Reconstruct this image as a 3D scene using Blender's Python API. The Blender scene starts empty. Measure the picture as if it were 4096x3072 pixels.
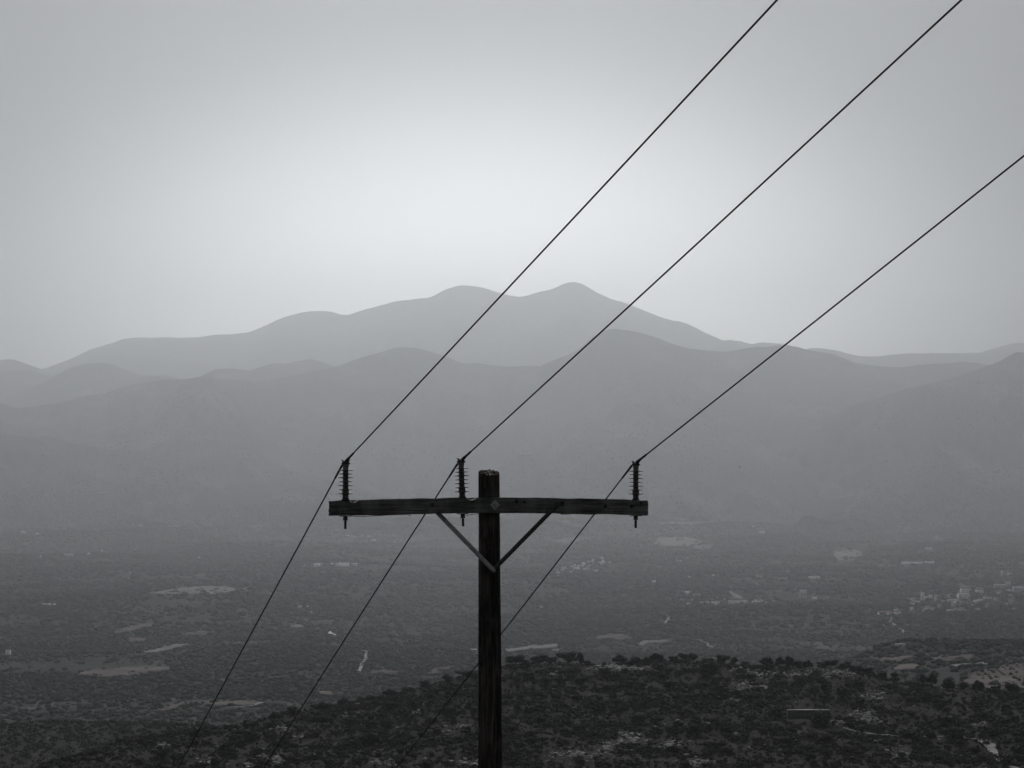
import bpy, math, random
import numpy as np
from mathutils import Vector, Matrix

rng = np.random.default_rng(7)
random.seed(7)
S = bpy.context.scene
COL = S.collection

# ------------------------------------------------------------------ camera model (used to place terrain and line)
F = 9671.0                       # focal length in photo pixels (85 mm on 36 mm)
PITCH = math.atan((1950 - 1536) / F)
cp, sp = math.cos(PITCH), math.sin(PITCH)
def ray(px, py):
    """photo pixel -> (x/y, z/y) tangents of the world direction"""
    dx = (np.asarray(px, float) - 2048) / F
    dy = (1536 - np.asarray(py, float)) / F
    yy = cp - dy * sp
    return dx / yy, (sp + dy * cp) / yy
def pt(px, py, Y):
    u, e = ray(px, py)
    return Vector((float(u) * Y, Y, float(e) * Y))
def unproj(u, e):
    """tangents -> photo pixel"""
    u = np.asarray(u); e = np.asarray(e)
    yc = cp + e * sp
    zc = -sp + e * cp
    return 2048 + F * u / yc, 1536 - F * zc / yc

# ------------------------------------------------------------------ noise
def _hash(ix, iy, seed):
    h = (ix.astype(np.int64) * 374761393 + iy.astype(np.int64) * 668265263 + seed * 1442695041) & 0xFFFFFFFF
    h = ((h ^ (h >> 13)) * 1274126177) & 0xFFFFFFFF
    return ((h ^ (h >> 16)) & 0xFFFF) / 65535.0
def vnoise(x, y, seed=0):
    x = np.asarray(x, float); y = np.asarray(y, float)
    ix = np.floor(x); iy = np.floor(y)
    fx = x - ix; fy = y - iy
    fx = fx * fx * fx * (fx * (fx * 6 - 15) + 10); fy = fy * fy * fy * (fy * (fy * 6 - 15) + 10)
    a = _hash(ix, iy, seed); b = _hash(ix + 1, iy, seed); c = _hash(ix, iy + 1, seed); d = _hash(ix + 1, iy + 1, seed)
    return (a * (1 - fx) + b * fx) * (1 - fy) + (c * (1 - fx) + d * fx) * fy - 0.5
def fbm(x, y, oct=4, seed=0, gain=0.5):
    s = 0; a = 1.0
    for i in range(oct):
        s = s + a * vnoise(x * 2 ** i + 17.3 * i, y * 2 ** i - 9.1 * i, seed + i * 13); a *= gain
    return s
def ridged(x, y, oct=4, seed=0):
    s = 0; a = 1.0
    for i in range(oct):
        s = s + a * (1 - np.abs(vnoise(x * 2 ** i + 3.1 * i, y * 2 ** i + 7.7 * i, seed + i * 7)) * 4); a *= 0.5
    return s / 2
def sstep(a, b, x):
    t = np.clip((x - a) / (b - a), 0, 1)
    return t * t * (3 - 2 * t)

# ------------------------------------------------------------------ object helpers
def tag(o, label=None, cat=None, group=None, kind=None):
    if label: o['label'] = label
    if cat: o['category'] = cat
    if group: o['group'] = group
    if kind: o['kind'] = kind
    return o
def mesh_np(name, V, Fc, mats, parent=None, smooth=False, mi=None):
    """V (n,3); Fc (m,k) int array, or list of such arrays"""
    me = bpy.data.meshes.new(name)
    V = np.asarray(V, np.float32)
    arrs = Fc if isinstance(Fc, list) else [Fc]
    arrs = [np.asarray(a, np.int32) for a in arrs if len(a)]
    me.vertices.add(len(V)); me.vertices.foreach_set('co', V.ravel())
    nl = sum(a.size for a in arrs); nf = sum(len(a) for a in arrs)
    me.loops.add(nl); me.loops.foreach_set('vertex_index', np.concatenate([a.ravel() for a in arrs]))
    tot = np.concatenate([np.full(len(a), a.shape[1], np.int32) for a in arrs])
    st = np.concatenate([[0], np.cumsum(tot)[:-1]]).astype(np.int32)
    me.polygons.add(nf); me.polygons.foreach_set('loop_start', st)
    try: me.polygons.foreach_set('loop_total', tot)
    except Exception: pass
    if mi is not None: me.polygons.foreach_set('material_index', np.asarray(mi, np.int32))
    if smooth: me.polygons.foreach_set('use_smooth', np.ones(nf, bool))
    me.update(calc_edges=True); me.validate()
    for m in (mats if isinstance(mats, (list, tuple)) else [mats]): me.materials.append(m)
    o = bpy.data.objects.new(name, me); COL.objects.link(o)
    if parent is not None: o.parent = parent
    return o
def empty(name, loc=(0, 0, 0)):
    o = bpy.data.objects.new(name, None); o.location = loc; o.empty_display_size = 0.3; COL.objects.link(o)
    return o
class MB:
    def __init__(s): s.v = []; s.q = []; s.t = []; s.n = 0
    def add(s, V, q=(), t=()):
        V = np.asarray(V, float).reshape(-1, 3); s.v.append(V)
        if len(q): s.q.append(np.asarray(q, int).reshape(-1, 4) + s.n)
        if len(t): s.t.append(np.asarray(t, int).reshape(-1, 3) + s.n)
        s.n += len(V); return s
    def build(s, name, mats, parent=None, smooth=False):
        fc = []
        if s.q: fc.append(np.concatenate(s.q))
        if s.t: fc.append(np.concatenate(s.t))
        return mesh_np(name, np.concatenate(s.v), fc, mats, parent, smooth)
    def box(s, c, h, R=None):
        P = np.array([[x, y, z] for x in (-1, 1) for y in (-1, 1) for z in (-1, 1)], float) * np.array(h)
        if R is not None: P = P @ np.array(R).T
        return s.add(P + np.array(c), [[0, 1, 3, 2], [4, 6, 7, 5], [0, 4, 5, 1], [2, 3, 7, 6], [0, 2, 6, 4], [1, 5, 7, 3]])
    def lathe(s, prof, c=(0, 0, 0), n=24, R=None, square=False):
        prof = np.array(prof, float); m = len(prof)
        a = np.arange(n) * 2 * np.pi / n
        P = np.stack([prof[:, None, 0] * np.cos(a), prof[:, None, 0] * np.sin(a), np.repeat(prof[:, 1:2], n, 1)], -1).reshape(-1, 3)
        q = [[i * n + j, i * n + (j + 1) % n, (i + 1) * n + (j + 1) % n, (i + 1) * n + j] for i in range(m - 1) for j in range(n)]
        k = len(P)
        P = np.vstack([P, [0, 0, prof[0, 1]], [0, 0, prof[-1, 1]]])
        t = [[k, (j + 1) % n, j] for j in range(n)] + [[k + 1, (m - 1) * n + j, (m - 1) * n + (j + 1) % n] for j in range(n)]
        if R is not None: P = P @ np.array(R).T
        return s.add(P + np.array(c), q, t)
    def tube(s, pts, r, n=8):
        pts = [Vector(p) for p in pts]; r = r if hasattr(r, '__len__') else [r] * len(pts)
        V = []; up = Vector((0.3, 0.2, 1)).normalized()
        for i, p in enumerate(pts):
            d = (pts[min(i + 1, len(pts) - 1)] - pts[max(i - 1, 0)]).normalized()
            a = d.cross(up).normalized(); b = a.cross(d).normalized()
            for j in range(n):
                t = 2 * math.pi * j / n
                V.append(p + (a * math.cos(t) + b * math.sin(t)) * r[i])
        m = len(pts); k = len(V)
        V += [pts[0], pts[-1]]
        q = [[i * n + j, i * n + (j + 1) % n, (i + 1) * n + (j + 1) % n, (i + 1) * n + j] for i in range(m - 1) for j in range(n)]
        t = [[k, (j + 1) % n, j] for j in range(n)] + [[k + 1, (m - 1) * n + j, (m - 1) * n + (j + 1) % n] for j in range(n)]
        return s.add([list(v) for v in V], q, t)

# ------------------------------------------------------------------ materials (the photograph is toned grey, so are the surfaces)
def mat(name, col=(0.1, 0.1, 0.1), rough=0.9, spec=0.2, metal=0.0):
    m = bpy.data.materials.new(name); m.use_nodes = True
    b = m.node_tree.nodes['Principled BSDF']
    b.inputs['Base Color'].default_value = (*col, 1); b.inputs['Roughness'].default_value = rough
    b.inputs['Specular IOR Level'].default_value = spec; b.inputs['Metallic'].default_value = metal
    return m
def nd(m, t, **kw):
    n = m.node_tree.nodes.new(t)
    for k, v in kw.items():
        if k in n.inputs.keys(): n.inputs[k].default_value = v
        else: setattr(n, k, v)
    return n
def lk(m, a, b): m.node_tree.links.new(a, b)
def coords(m, scale=(1, 1, 1), kind='Object'):
    tc = nd(m, 'ShaderNodeTexCoord'); mp = nd(m, 'ShaderNodeMapping'); mp.inputs['Scale'].default_value = scale
    lk(m, tc.outputs[kind], mp.inputs['Vector']); return mp.outputs['Vector']
def noise(m, vec, scale, detail=4, rough=0.55):
    n = nd(m, 'ShaderNodeTexNoise'); n.inputs['Scale'].default_value = scale; n.inputs['Detail'].default_value = detail
    n.inputs['Roughness'].default_value = rough
    lk(m, vec, n.inputs['Vector']); return n.outputs['Fac']
def ramp(m, fac, stops):
    r = nd(m, 'ShaderNodeValToRGB'); el = r.color_ramp.elements
    while len(el) < len(stops): el.new(0.5)
    for e, (p, c) in zip(el, stops):
        e.position = p; e.color = (*c, 1) if hasattr(c, '__len__') else (c, c, c, 1)
    lk(m, fac, r.inputs['Fac']); return r.outputs['Color']
def mix(m, fac, a, b, mode='MIX'):
    x = nd(m, 'ShaderNodeMix'); x.data_type = 'RGBA'; x.blend_type = mode
    if isinstance(fac, (int, float)): x.inputs[0].default_value = fac
    else: lk(m, fac, x.inputs[0])
    for v, i in ((a, 6), (b, 7)):
        if isinstance(v, tuple): x.inputs[i].default_value = (*v, 1)
        else: lk(m, v, x.inputs[i])
    return x.outputs[2]
def base(m, out): lk(m, out, m.node_tree.nodes['Principled BSDF'].inputs['Base Color'])
def bump(m, h, dist, strength=1.0):
    b = nd(m, 'ShaderNodeBump'); b.inputs['Distance'].default_value = dist; b.inputs['Strength'].default_value = strength
    lk(m, h, b.inputs['Height']); lk(m, b.outputs['Normal'], m.node_tree.nodes['Principled BSDF'].inputs['Normal'])

def wood_mat(name, axis, c0, c1, c2):
    m = mat(name, rough=0.92, spec=0.15)
    sc = [55, 55, 55]; sc[axis] = 2.2
    v = coords(m, tuple(sc))
    g = noise(m, v, 1.0, 6, 0.65)
    fine = [220, 220, 220]; fine[axis] = 9
    g2 = noise(m, coords(m, tuple(fine)), 1.0, 3, 0.6)
    blot = noise(m, coords(m, (5, 5, 2.5)), 1.0, 4, 0.6)
    c = ramp(m, g, [(0.30, c0), (0.52, c1), (0.72, c2)])
    c = mix(m, 0.55, c, ramp(m, g2, [(0.3, 0.25), (0.7, 1.0)]), 'MULTIPLY')
    c = mix(m, ramp(m, blot, [(0.45, 0.0), (0.75, 0.7)]), c, c2)
    base(m, c); bump(m, g, 0.004, 0.8)
    return m
M = {}
M['pole'] = wood_mat('weathered_pole_wood', 2, (0.010, 0.009, 0.0085), (0.045, 0.040, 0.037), (0.16, 0.14, 0.13))
M['arm'] = wood_mat('weathered_arm_wood', 0, (0.04, 0.04, 0.039), (0.13, 0.13, 0.128), (0.27, 0.27, 0.266))
M['endgrain'] = mat('cut_end_grain', (0.09, 0.07, 0.058))
base(M['endgrain'], ramp(M['endgrain'], noise(M['endgrain'], coords(M['endgrain'], (90, 90, 90)), 1, 5), [(0.35, (0.01, 0.008, 0.007)), (0.65, (0.05, 0.038, 0.033))]))
M['steel'] = mat('galvanised_steel', (0.2, 0.2, 0.2), 0.65, 0.4, 0.35)
base(M['steel'], ramp(M['steel'], noise(M['steel'], coords(M['steel'], (40, 40, 40)), 1, 5), [(0.3, 0.26), (0.7, 0.50)]))
M['dark_steel'] = mat('dark_weathered_steel', (0.05, 0.05, 0.05), 0.6, 0.4, 0.3)
base(M['dark_steel'], ramp(M['dark_steel'], noise(M['dark_steel'], coords(M['dark_steel'], (60, 60, 60)), 1, 4), [(0.3, 0.03), (0.7, 0.09)]))
M['porcelain'] = mat('grey_insulator_glaze', (0.06, 0.062, 0.065), 0.38, 0.5)
base(M['porcelain'], ramp(M['porcelain'], noise(M['porcelain'], coords(M['porcelain'], (25, 25, 25)), 1, 4), [(0.3, 0.06), (0.7, 0.14)]))
M['wire'] = mat('dark_conductor', (0.012, 0.012, 0.013), 0.6, 0.3)
base(M['wire'], ramp(M['wire'], noise(M['wire'], coords(M['wire'], (30, 30, 30)), 1, 3), [(0.3, 0.008), (0.7, 0.02)]))

def leaf_mat(name, lo, hi):
    m = mat(name, rough=0.95, spec=0.05)
    geo = nd(m, 'ShaderNodeNewGeometry')
    c = ramp(m, geo.outputs['Random Per Island'], [(0.0, lo), (1.0, hi)])
    g = nd(m, 'ShaderNodeNewGeometry')
    mp = nd(m, 'ShaderNodeMapping'); mp.inputs['Scale'].default_value = (0.5, 0.5, 0.5); lk(m, g.outputs['Position'], mp.inputs['Vector'])
    n = noise(m, mp.outputs['Vector'], 1.0, 3)
    c = mix(m, 0.8, c, ramp(m, n, [(0.40, 0.22), (0.60, 1.0)]), 'MULTIPLY')
    base(m, c); return m
M['leaf'] = leaf_mat('evergreen_leaves', (0.010, 0.0105, 0.0103), (0.034, 0.036, 0.035))
M['scrub'] = leaf_mat('dry_scrub_leaves', (0.014, 0.015, 0.015), (0.060, 0.060, 0.058))
M['bark'] = mat('bark', (0.05, 0.048, 0.045)); base(M['bark'], ramp(M['bark'], noise(M['bark'], coords(M['bark'], (12, 12, 3)), 1, 4), [(0.3, 0.025), (0.7, 0.075)]))
M['far_leaf'] = mat('olive_grove_leaves', rough=1, spec=0.0)
_m = M['far_leaf']; _g = nd(_m, 'ShaderNodeNewGeometry')
base(_m, ramp(_m, _g.outputs['Random Per Island'], [(0.0, (0.02, 0.022, 0.022)), (0.7, (0.045, 0.047, 0.047)), (1.0, (0.08, 0.082, 0.08))]))

def ground_mat(name, dark, mid, pale, s_patch, s_fine, lo=0.52, hi=0.68, bd=0.0, squeeze=1.0):
    m = mat(name, rough=1.0, spec=0.0)
    n1 = noise(m, coords(m, (s_patch, s_patch * squeeze, s_patch)), 1.0, 6, 0.6)
    n2 = noise(m, coords(m, (s_fine, s_fine, s_fine)), 1.0, 5, 0.7)
    c = ramp(m, n2, [(0.35, dark), (0.62, mid)])
    c = mix(m, ramp(m, n1, [(lo, 0.0), (hi, 1.0)]), c, pale)
    base(m, c)
    if bd: bump(m, n2, bd, 1.0)
    return m
M['valley'] = ground_mat('valley_floor', (0.018, 0.0195, 0.0195), (0.052, 0.054, 0.054), (0.15, 0.152, 0.15), 0.009, 0.05, 0.58, 0.74, 3.0)
M['mountain'] = ground_mat('mountain_slope', (0.016, 0.017, 0.019), (0.060, 0.060, 0.069), (0.13, 0.13, 0.135), 0.0035, 0.022, 0.5, 0.72, 9.0)
M['hill'] = ground_mat('rocky_hill_ground', (0.016, 0.016, 0.0155), (0.045, 0.044, 0.043), (0.12, 0.118, 0.115), 0.09, 0.9, 0.64, 0.76, 0.3)
def plain(name, c0, c1, sc): 
    m = mat(name, rough=1.0, spec=0.0); base(m, ramp(m, noise(m, coords(m, (sc, sc, sc)), 1, 5, 0.65), [(0.32, c0), (0.68, c1)])); return m
M['field'] = plain('stubble_field', (0.075, 0.077, 0.076), (0.20, 0.20, 0.197), 0.03)
M['soil'] = plain('bare_red_soil', (0.052, 0.047, 0.047), (0.13, 0.116, 0.114), 0.04)
M['track'] = plain('dusty_track', (0.15, 0.15, 0.148), (0.36, 0.36, 0.355), 0.1)
M['path'] = plain('trodden_path', (0.12, 0.12, 0.12), (0.24, 0.24, 0.235), 0.6)
M['rock'] = plain('limestone', (0.14, 0.14, 0.138), (0.50, 0.50, 0.494), 1.5)
M['concrete'] = plain('stained_concrete', (0.03, 0.03, 0.029), (0.07, 0.07, 0.068), 0.8)
M['cap'] = plain('pale_concrete_rim', (0.12, 0.12, 0.118), (0.22, 0.22, 0.216), 2)
M['wall'] = plain('whitewashed_wall', (0.62, 0.62, 0.62), (0.82, 0.82, 0.81), 0.5)
M['greywall'] = plain('grey_rendered_wall', (0.34, 0.34, 0.34), (0.52, 0.52, 0.52), 0.5)
M['roof'] = plain('pale_flat_roof', (0.5, 0.5, 0.5), (0.75, 0.75, 0.75), 0.4)
M['tile'] = plain('clay_tile_roof', (0.30, 0.22, 0.215), (0.45, 0.33, 0.32), 0.4)
M['sheet'] = plain('white_sheet_cover', (0.75, 0.76, 0.77), (0.85, 0.86, 0.87), 0.3)
_m = M['sheet']; _t = nd(_m, 'ShaderNodeBsdfTranslucent'); _t.inputs['Color'].default_value = (0.9, 0.9, 0.9, 1); _x = nd(_m, 'ShaderNodeMixShader'); _x.inputs[0].default_value = 0.5
lk(_m, _m.node_tree.nodes['Principled BSDF'].outputs[0], _x.inputs[1]); lk(_m, _t.outputs[0], _x.inputs[2]); lk(_m, _x.outputs[0], _m.node_tree.nodes['Material Output'].inputs['Surface'])
M['window'] = mat('dark_window', (0.03, 0.03, 0.03), 0.2, 0.5)
M['feather'] = mat('dark_feathers', (0.012, 0.012, 0.012), 0.7)

# ------------------------------------------------------------------ terrain sheets on a fan of bearings (u = x/y) and depths y
class Sheet:
    def __init__(s, name, us, ys, zf, m, label):
        s.us, s.ys = us, ys
        U, Y = np.meshgrid(us, ys, indexing='ij'); s.Z = zf(U, Y)
        V = np.stack([U * Y, Y, s.Z], -1).reshape(-1, 3)
        a, b = len(us), len(ys); i = np.arange(a - 1)[:, None] * b + np.arange(b - 1)[None]
        q = np.stack([i, i + b, i + b + 1, i + 1], -1).reshape(-1, 4)
        s.o = tag(mesh_np(name, V, q, m, smooth=True), label, None, None, 'structure')
    def z(s, u, y):
        fu = np.clip(np.interp(u, s.us, np.arange(len(s.us))), 0, len(s.us) - 1.001)
        fy = np.clip(np.interp(y, s.ys, np.arange(len(s.ys))), 0, len(s.ys) - 1.001)
        i = fu.astype(int); j = fy.astype(int); a = fu - i; b = fy - j; Z = s.Z
        return (Z[i, j] * (1 - a) + Z[i + 1, j] * a) * (1 - b) + (Z[i, j + 1] * (1 - a) + Z[i + 1, j + 1] * a) * b
    def hit(s, px, py):
        """where the view ray of each photo pixel meets this ground: x, y, z"""
        u, e = ray(px, py); u = np.atleast_1d(u).astype(float); e = np.atleast_1d(e).astype(float)
        u, e = np.broadcast_arrays(u, e); out = np.full((len(u), 3), np.nan)
        for k in range(0, len(u), 4000):
            uu = u[k:k + 4000]; ee = e[k:k + 4000]
            zc = s.z(np.repeat(uu[:, None], len(s.ys), 1), np.repeat(s.ys[None], len(uu), 0)) / s.ys[None]
            ok = zc >= ee[:, None]; j = np.argmax(ok, 1); good = ok.any(1)
            j = np.maximum(j, 1); r = np.arange(len(uu))
            e0, e1 = zc[r, j - 1], zc[r, j]; t = np.clip((ee - e0) / np.where(e1 == e0, 1, e1 - e0), 0, 1)
            y = s.ys[j - 1] + t * (s.ys[j] - s.ys[j - 1])
            zz = s.z(uu, y)
            out[k:k + 4000] = np.where(good[:, None], np.stack([uu * y, y, zz], -1), np.nan)
        return out

def curve(pts, scale=1.0, ox=0.0, oy=0.0, drop=0.0):
    """silhouette given in pixels of an enlarged crop -> function of bearing giving the elevation tangent"""
    P = np.array(pts, float); px = ox + P[:, 0] / scale; py = oy + P[:, 1] / scale + drop
    u, e = ray(px, py)
    uu = np.linspace(u[0], u[-1], 600); ee = np.interp(uu, u, e)
    k = np.array([1, 3, 5, 3, 1.]); k /= k.sum(); ee = np.convolve(np.pad(ee, 2, 'edge'), k, 'valid')
    return lambda x: np.interp(x, uu, ee)

RIDGES = {}; m_i = [0]
def ridge(name, crest, D, wf, wb, zb, amp, seed, m, label, ulim=(-0.5, 0.5), nu=900, ny=170, power=1.15, gscale=900.0, Dvar=0.03):
    us = np.linspace(*ulim, nu)
    def Dc(U): return D * (1 + Dvar * np.sin(U * 17 + seed) + 0.5 * Dvar * np.sin(U * 41 + 2 * seed))
    t = np.linspace(-1, 1, ny); d = np.sign(t) * np.abs(t) ** 1.5            # denser rows near the crest line
    T, U = np.meshgrid(d, us)
    dc = Dc(U); Y = dc + np.where(T < 0, T * wf, T * wb)
    zc = crest(U) * dc + fbm(U * dc / 260, U * 0 + seed, 3, seed) * amp * 0.10
    s = np.abs(T)
    prof = np.where(T < 0, s ** power, s ** 1.1)
    g = ridged(U * dc / gscale, Y / (gscale * 2.2), 5, seed)
    g2 = fbm(U * dc / (gscale * 2.5), Y / (gscale * 2.5), 3, seed + 50)
    Z = zc + (zb - zc) * prof + (g * 0.9 + g2 * 1.3 - 0.7) * amp * 1.3 * np.minimum(s * 5, 1) * (1 - s * 0.4)
    Z = Z + (ridged(U * dc / 230, Y / 300, 3, seed + 9) * 0.16 + fbm(U * dc / 70, Y / 90, 3, seed + 4) * 0.10) * amp * np.minimum(s * 4, 1)
    Z = np.where(T > 0, np.minimum(Z, zc - s * 20), Z)
    RIDGES[m_i[0]] = (U, Y, Z, T); m_i[0] += 1
    V = np.stack([U * Y, Y, Z], -1).reshape(-1, 3)
    a, b = nu, ny; i = np.arange(a - 1)[:, None] * b + np.arange(b - 1)[None]
    q = np.stack([i, i + b, i + b + 1, i + 1], -1).reshape(-1, 4)
    return tag(mesh_np(name, V, q, m, smooth=True), label, None, None, 'structure')

ZL, OYL = 1.08, 1050
def L(*p): return [(x / ZL, OYL + y / ZL) for x, y in p]
def R(*p): return [(2048 + x / ZL, OYL + y / ZL) for x, y in p]
far_px = [(-1400, 1560), (-700, 1520)] + L((0, 520), (180, 460), (240, 442), (330, 410), (400, 375), (490, 343), (540, 324), (600, 318), (660, 322), (740, 319), (850, 326), (900, 318),
    (960, 306), (1010, 303), (1080, 299), (1140, 275), (1200, 245), (1260, 222), (1330, 210), (1400, 206), (1440, 215), (1485, 233), (1560, 212), (1640, 185),
    (1700, 168), (1800, 153), (1860, 152), (1920, 122), (1970, 104), (2010, 99), (2080, 106), (2150, 128)) + R((0, 142), (45, 148), (110, 130), (180, 112),
    (220, 92), (245, 83), (275, 82), (310, 98), (360, 127), (440, 165), (500, 180), (570, 208), (650, 238), (740, 260), (800, 285), (860, 313), (910, 336),
    (1000, 372), (1300, 420), (2212, 480)) + [(5200, 1560)]
far2_px = [(2048, 1700)] + R((800, 420), (905, 339), (940, 333), (990, 340), (1040, 356), (1070, 347), (1150, 350), (1200, 356), (1262, 375), (1290, 369), (1330, 369), (1400, 380),
    (1500, 403), (1590, 405), (1640, 397), (1700, 390), (1800, 392), (1900, 394), (2020, 392), (2080, 373), (2150, 350), (2212, 346)) + [(4400, 1345), (5200, 1420)]
left0_px = [(-1400, 1500), (-500, 1480), (-100, 1445)] + L((0, 420), (50, 418), (110, 437), (180, 461), (300, 520), (600, 640)) + [(1300, 1900)]
leftb_px = [(-1400, 1480), (-300, 1510)] + L((0, 475), (60, 469), (130, 470), (220, 493), (400, 560), (700, 700)) + [(1300, 1900)]
leftc_px = [(-1400, 1700), (-300, 1680)] + L((0, 600), (100, 563), (180, 520), (230, 490), (300, 455), (370, 435), (430, 430), (480, 436), (540, 460), (610, 488), (660, 490), (705, 488),
    (770, 502), (900, 540), (1200, 640)) + [(1500, 1900)]
cback_px = [(200, 1900)] + L((700, 600), (850, 500), (930, 462), (1000, 458), (1080, 467), (1140, 445), (1180, 434), (1230, 435), (1290, 424), (1340, 416), (1400, 430), (1445, 450),
    (1600, 520), (1900, 640)) + [(2200, 1900)]
cmain_px = [(-1400, 1640), (-300, 1600)] + L((0, 607), (50, 625), (130, 618), (250, 612), (330, 585), (390, 573), (450, 560), (520, 533), (590, 518), (680, 515), (760, 508), (830, 503),
    (880, 500), (1000, 512), (1100, 520), (1240, 488), (1340, 470), (1430, 458), (1500, 435), (1580, 408), (1650, 388), (1700, 367), (1740, 362), (1790, 367), (1850, 382), (1920, 402),
    (1970, 423), (2000, 434), (2060, 430), (2120, 442)) + R((0, 450), (50, 445), (120, 446), (190, 460), (300, 500), (600, 560), (1000, 640)) + [(3400, 1800), (5200, 1900)]
cright_px = [(1000, 2000), (1700, 1800)] + R((0, 500), (100, 460), (150, 437), (230, 408), (290, 378), (350, 325), (400, 295), (440, 287), (500, 293), (560, 308), (620, 325), (680, 350),
    (750, 372), (850, 385), (930, 390), (1000, 378), (1060, 363), (1130, 355), (1190, 355), (1240, 368), (1290, 385), (1380, 400), (1480, 430), (1600, 445), (1700, 455),
    (1800, 447), (1900, 437), (1950, 431), (2010, 435), (2070, 447), (2212, 480)) + [(4500, 1500), (5200, 1560)]
dright_px = [(2600, 2100)] + R((870, 960), (1000, 880), (1150, 790), (1300, 700), (1450, 620), (1600, 575), (1750, 530), (1900, 495), (2000, 470), (2070, 448), (2110, 431), (2150, 406),
    (2180, 392), (2212, 394)) + [(4250, 1400), (4600, 1440), (5200, 1480)]
spur_px = [(1900, 2100), (2400, 1900)] + R((600, 720), (720, 630), (780, 590), (830, 560), (880, 545), (930, 549), (1000, 568), (1100, 605), (1250, 680), (1500, 800), (1800, 940)) + [(5200, 2200)]
gleft_px = [(-1400, 1700), (-300, 1730)] + L((0, 745), (60, 745), (120, 752), (200, 742), (240, 755), (300, 775), (400, 795), (500, 810), (620, 812), (740, 820), (850, 832),
    (940, 845), (1040, 862), (1240, 895), (1500, 960), (1800, 1040)) + [(2300, 2120), (5200, 2400)]

mm = M['mountain']
ridge('mountain', curve(far_px), 19500, 6500, 1500, -60, 150, 3, mm, 'palest twin peaked mountain range on the horizon', gscale=1500)
ridge('mountain', curve(far2_px), 17000, 4500, 1500, -60, 70, 5, mm, 'long low pale ridge right of the twin peaks', (-0.02, 0.5), 480)
ridge('mountain', curve(left0_px), 17000, 3800, 1500, -60, 70, 8, mm, 'pale hump at the far left of the skyline', (-0.5, -0.08), 420)
ridge('mountain', curve(leftb_px), 15400, 3500, 1400, -70, 70, 9, mm, 'second grey hump below the far left skyline', (-0.5, -0.08), 420)
ridge('mountain', curve(leftc_px), 13300, 3000, 1400, -70, 70, 11, mm, 'rounded grey hill before the pale range on the left', (-0.5, -0.06), 460)
ridge('mountain', curve(cback_px), 12700, 2600, 1400, -70, 60, 12, mm, 'low bluish knolls left of the central dome', (-0.19, 0.02), 260)
ridge('mountain', curve(cmain_px), 11400, 2500, 1600, -70, 130, 14, mm, 'bluish domed ridge across the middle distance')
ridge('mountain', curve(cright_px), 11800, 2600, 1600, -70, 140, 17, mm, 'bluish pointed ridge below the right hand peak', (-0.12, 0.5), 600)
ridge('mountain', curve(spur_px), 10900, 1600, 1400, -80, 70, 19, mm, 'faint rounded spur in front of the right ridge', (-0.02, 0.5), 480, gscale=600)
ridge('mountain', curve(dright_px), 10700, 2200, 1500, -90, 170, 21, mm, 'darker broad slope climbing to the right edge', (0.04, 0.5), 480, gscale=700)
ridge('hill', curve(gleft_px), 9000, 1200, 1400, -100, 60, 23, mm, 'dark wooded slope descending from the left edge', (-0.5, 0.03), 540, gscale=600)

def valley_z(U, Y):
    z = np.interp(Y, [650, 1000, 1400, 2250, 3600, 5500, 8000, 10800, 14000, 17000], [-106, -114, -124, -151, -167, -168, -146, -96, -30, 30])
    X = U * Y
    k = sstep(0.105, 0.165, U) * sstep(720, 950, Y) * (1 - sstep(1350, 1900, Y))
    z = z + 33 * k
    amp = np.interp(Y, [650, 1200, 2900, 6000, 10500], [1.5, 4, 13, 28, 42])
    z = z + fbm(X / 620, Y / 900, 4, 31) * amp * 1.5 + ridged(X / 260, Y / 420, 3, 37) * amp * 0.14
    z = z + 14 * np.exp(-((U + 0.135) / 0.05) ** 2 - ((Y - 3500) / 360) ** 2)
    return z
ys_v = 640 * (17000 / 640) ** np.linspace(0, 1, 520)
valley = Sheet('ground', np.linspace(-0.5, 0.5, 900), ys_v, valley_z, M['valley'], 'hazy wooded valley floor with scattered clearings')

# nearer hills
near_px = [(-1400, 3400), (0, 3130), (335, 3020), (443, 2985), (538, 2956), (671, 2942), (823, 2920), (949, 2912), (1013, 2898), (1139, 2862), (1266, 2840), (1376, 2818), (1464, 2804), (1553, 2784),
    (1670, 2752), (1764, 2728), (1905, 2700), (2011, 2668), (2100, 2660), (2246, 2648), (2375, 2662), (2440, 2662), (2600, 2652), (2750, 2645), (2900, 2655), (3050, 2664), (3200, 2668),
    (3330, 2665), (3435, 2688), (3520, 2710), (3600, 2736), (3720, 2746), (3860, 2760), (4000, 2775), (4096, 2782), (4700, 2850), (5600, 2990)]
hc = curve(near_px, drop=5)
def DCH(U): return 585 + 40 * np.sin(U * 11 + 0.6) - 240 * np.clip(-U - 0.10, 0, 0.2)
def hill_z(U, Y):
    D = DCH(U); zc = hc(U) * D; d = Y - D; w = 14.0
    r = np.sqrt(d * d + w * w) - w
    z = np.where(d < 0, zc - 0.068 * r, zc - 0.26 * r)
    n = fbm(U * Y / 38, Y / 30, 4, 61) * 2.4 + fbm(U * Y / 9, Y / 9, 3, 67) * 0.7
    z = z + n * (0.25 + 0.75 * np.minimum(np.abs(d) / 40, 1))
    return np.where(Y < 330, z - (330 - Y) * 0.03, z)
hill = Sheet('hill', np.linspace(-0.5, 0.5, 820), np.concatenate([np.linspace(230, 700, 330), np.linspace(705, 1100, 60)]), hill_z, M['hill'], 'dark scrub covered rocky hill in the foreground')
far_px2 = [(-1400, 2900), (0, 2893), (260, 2894), (420, 2897), (700, 2905), (900, 2915), (1100, 2950), (1600, 3050), (5600, 3500)]
hc2 = curve(far_px2)
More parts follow.
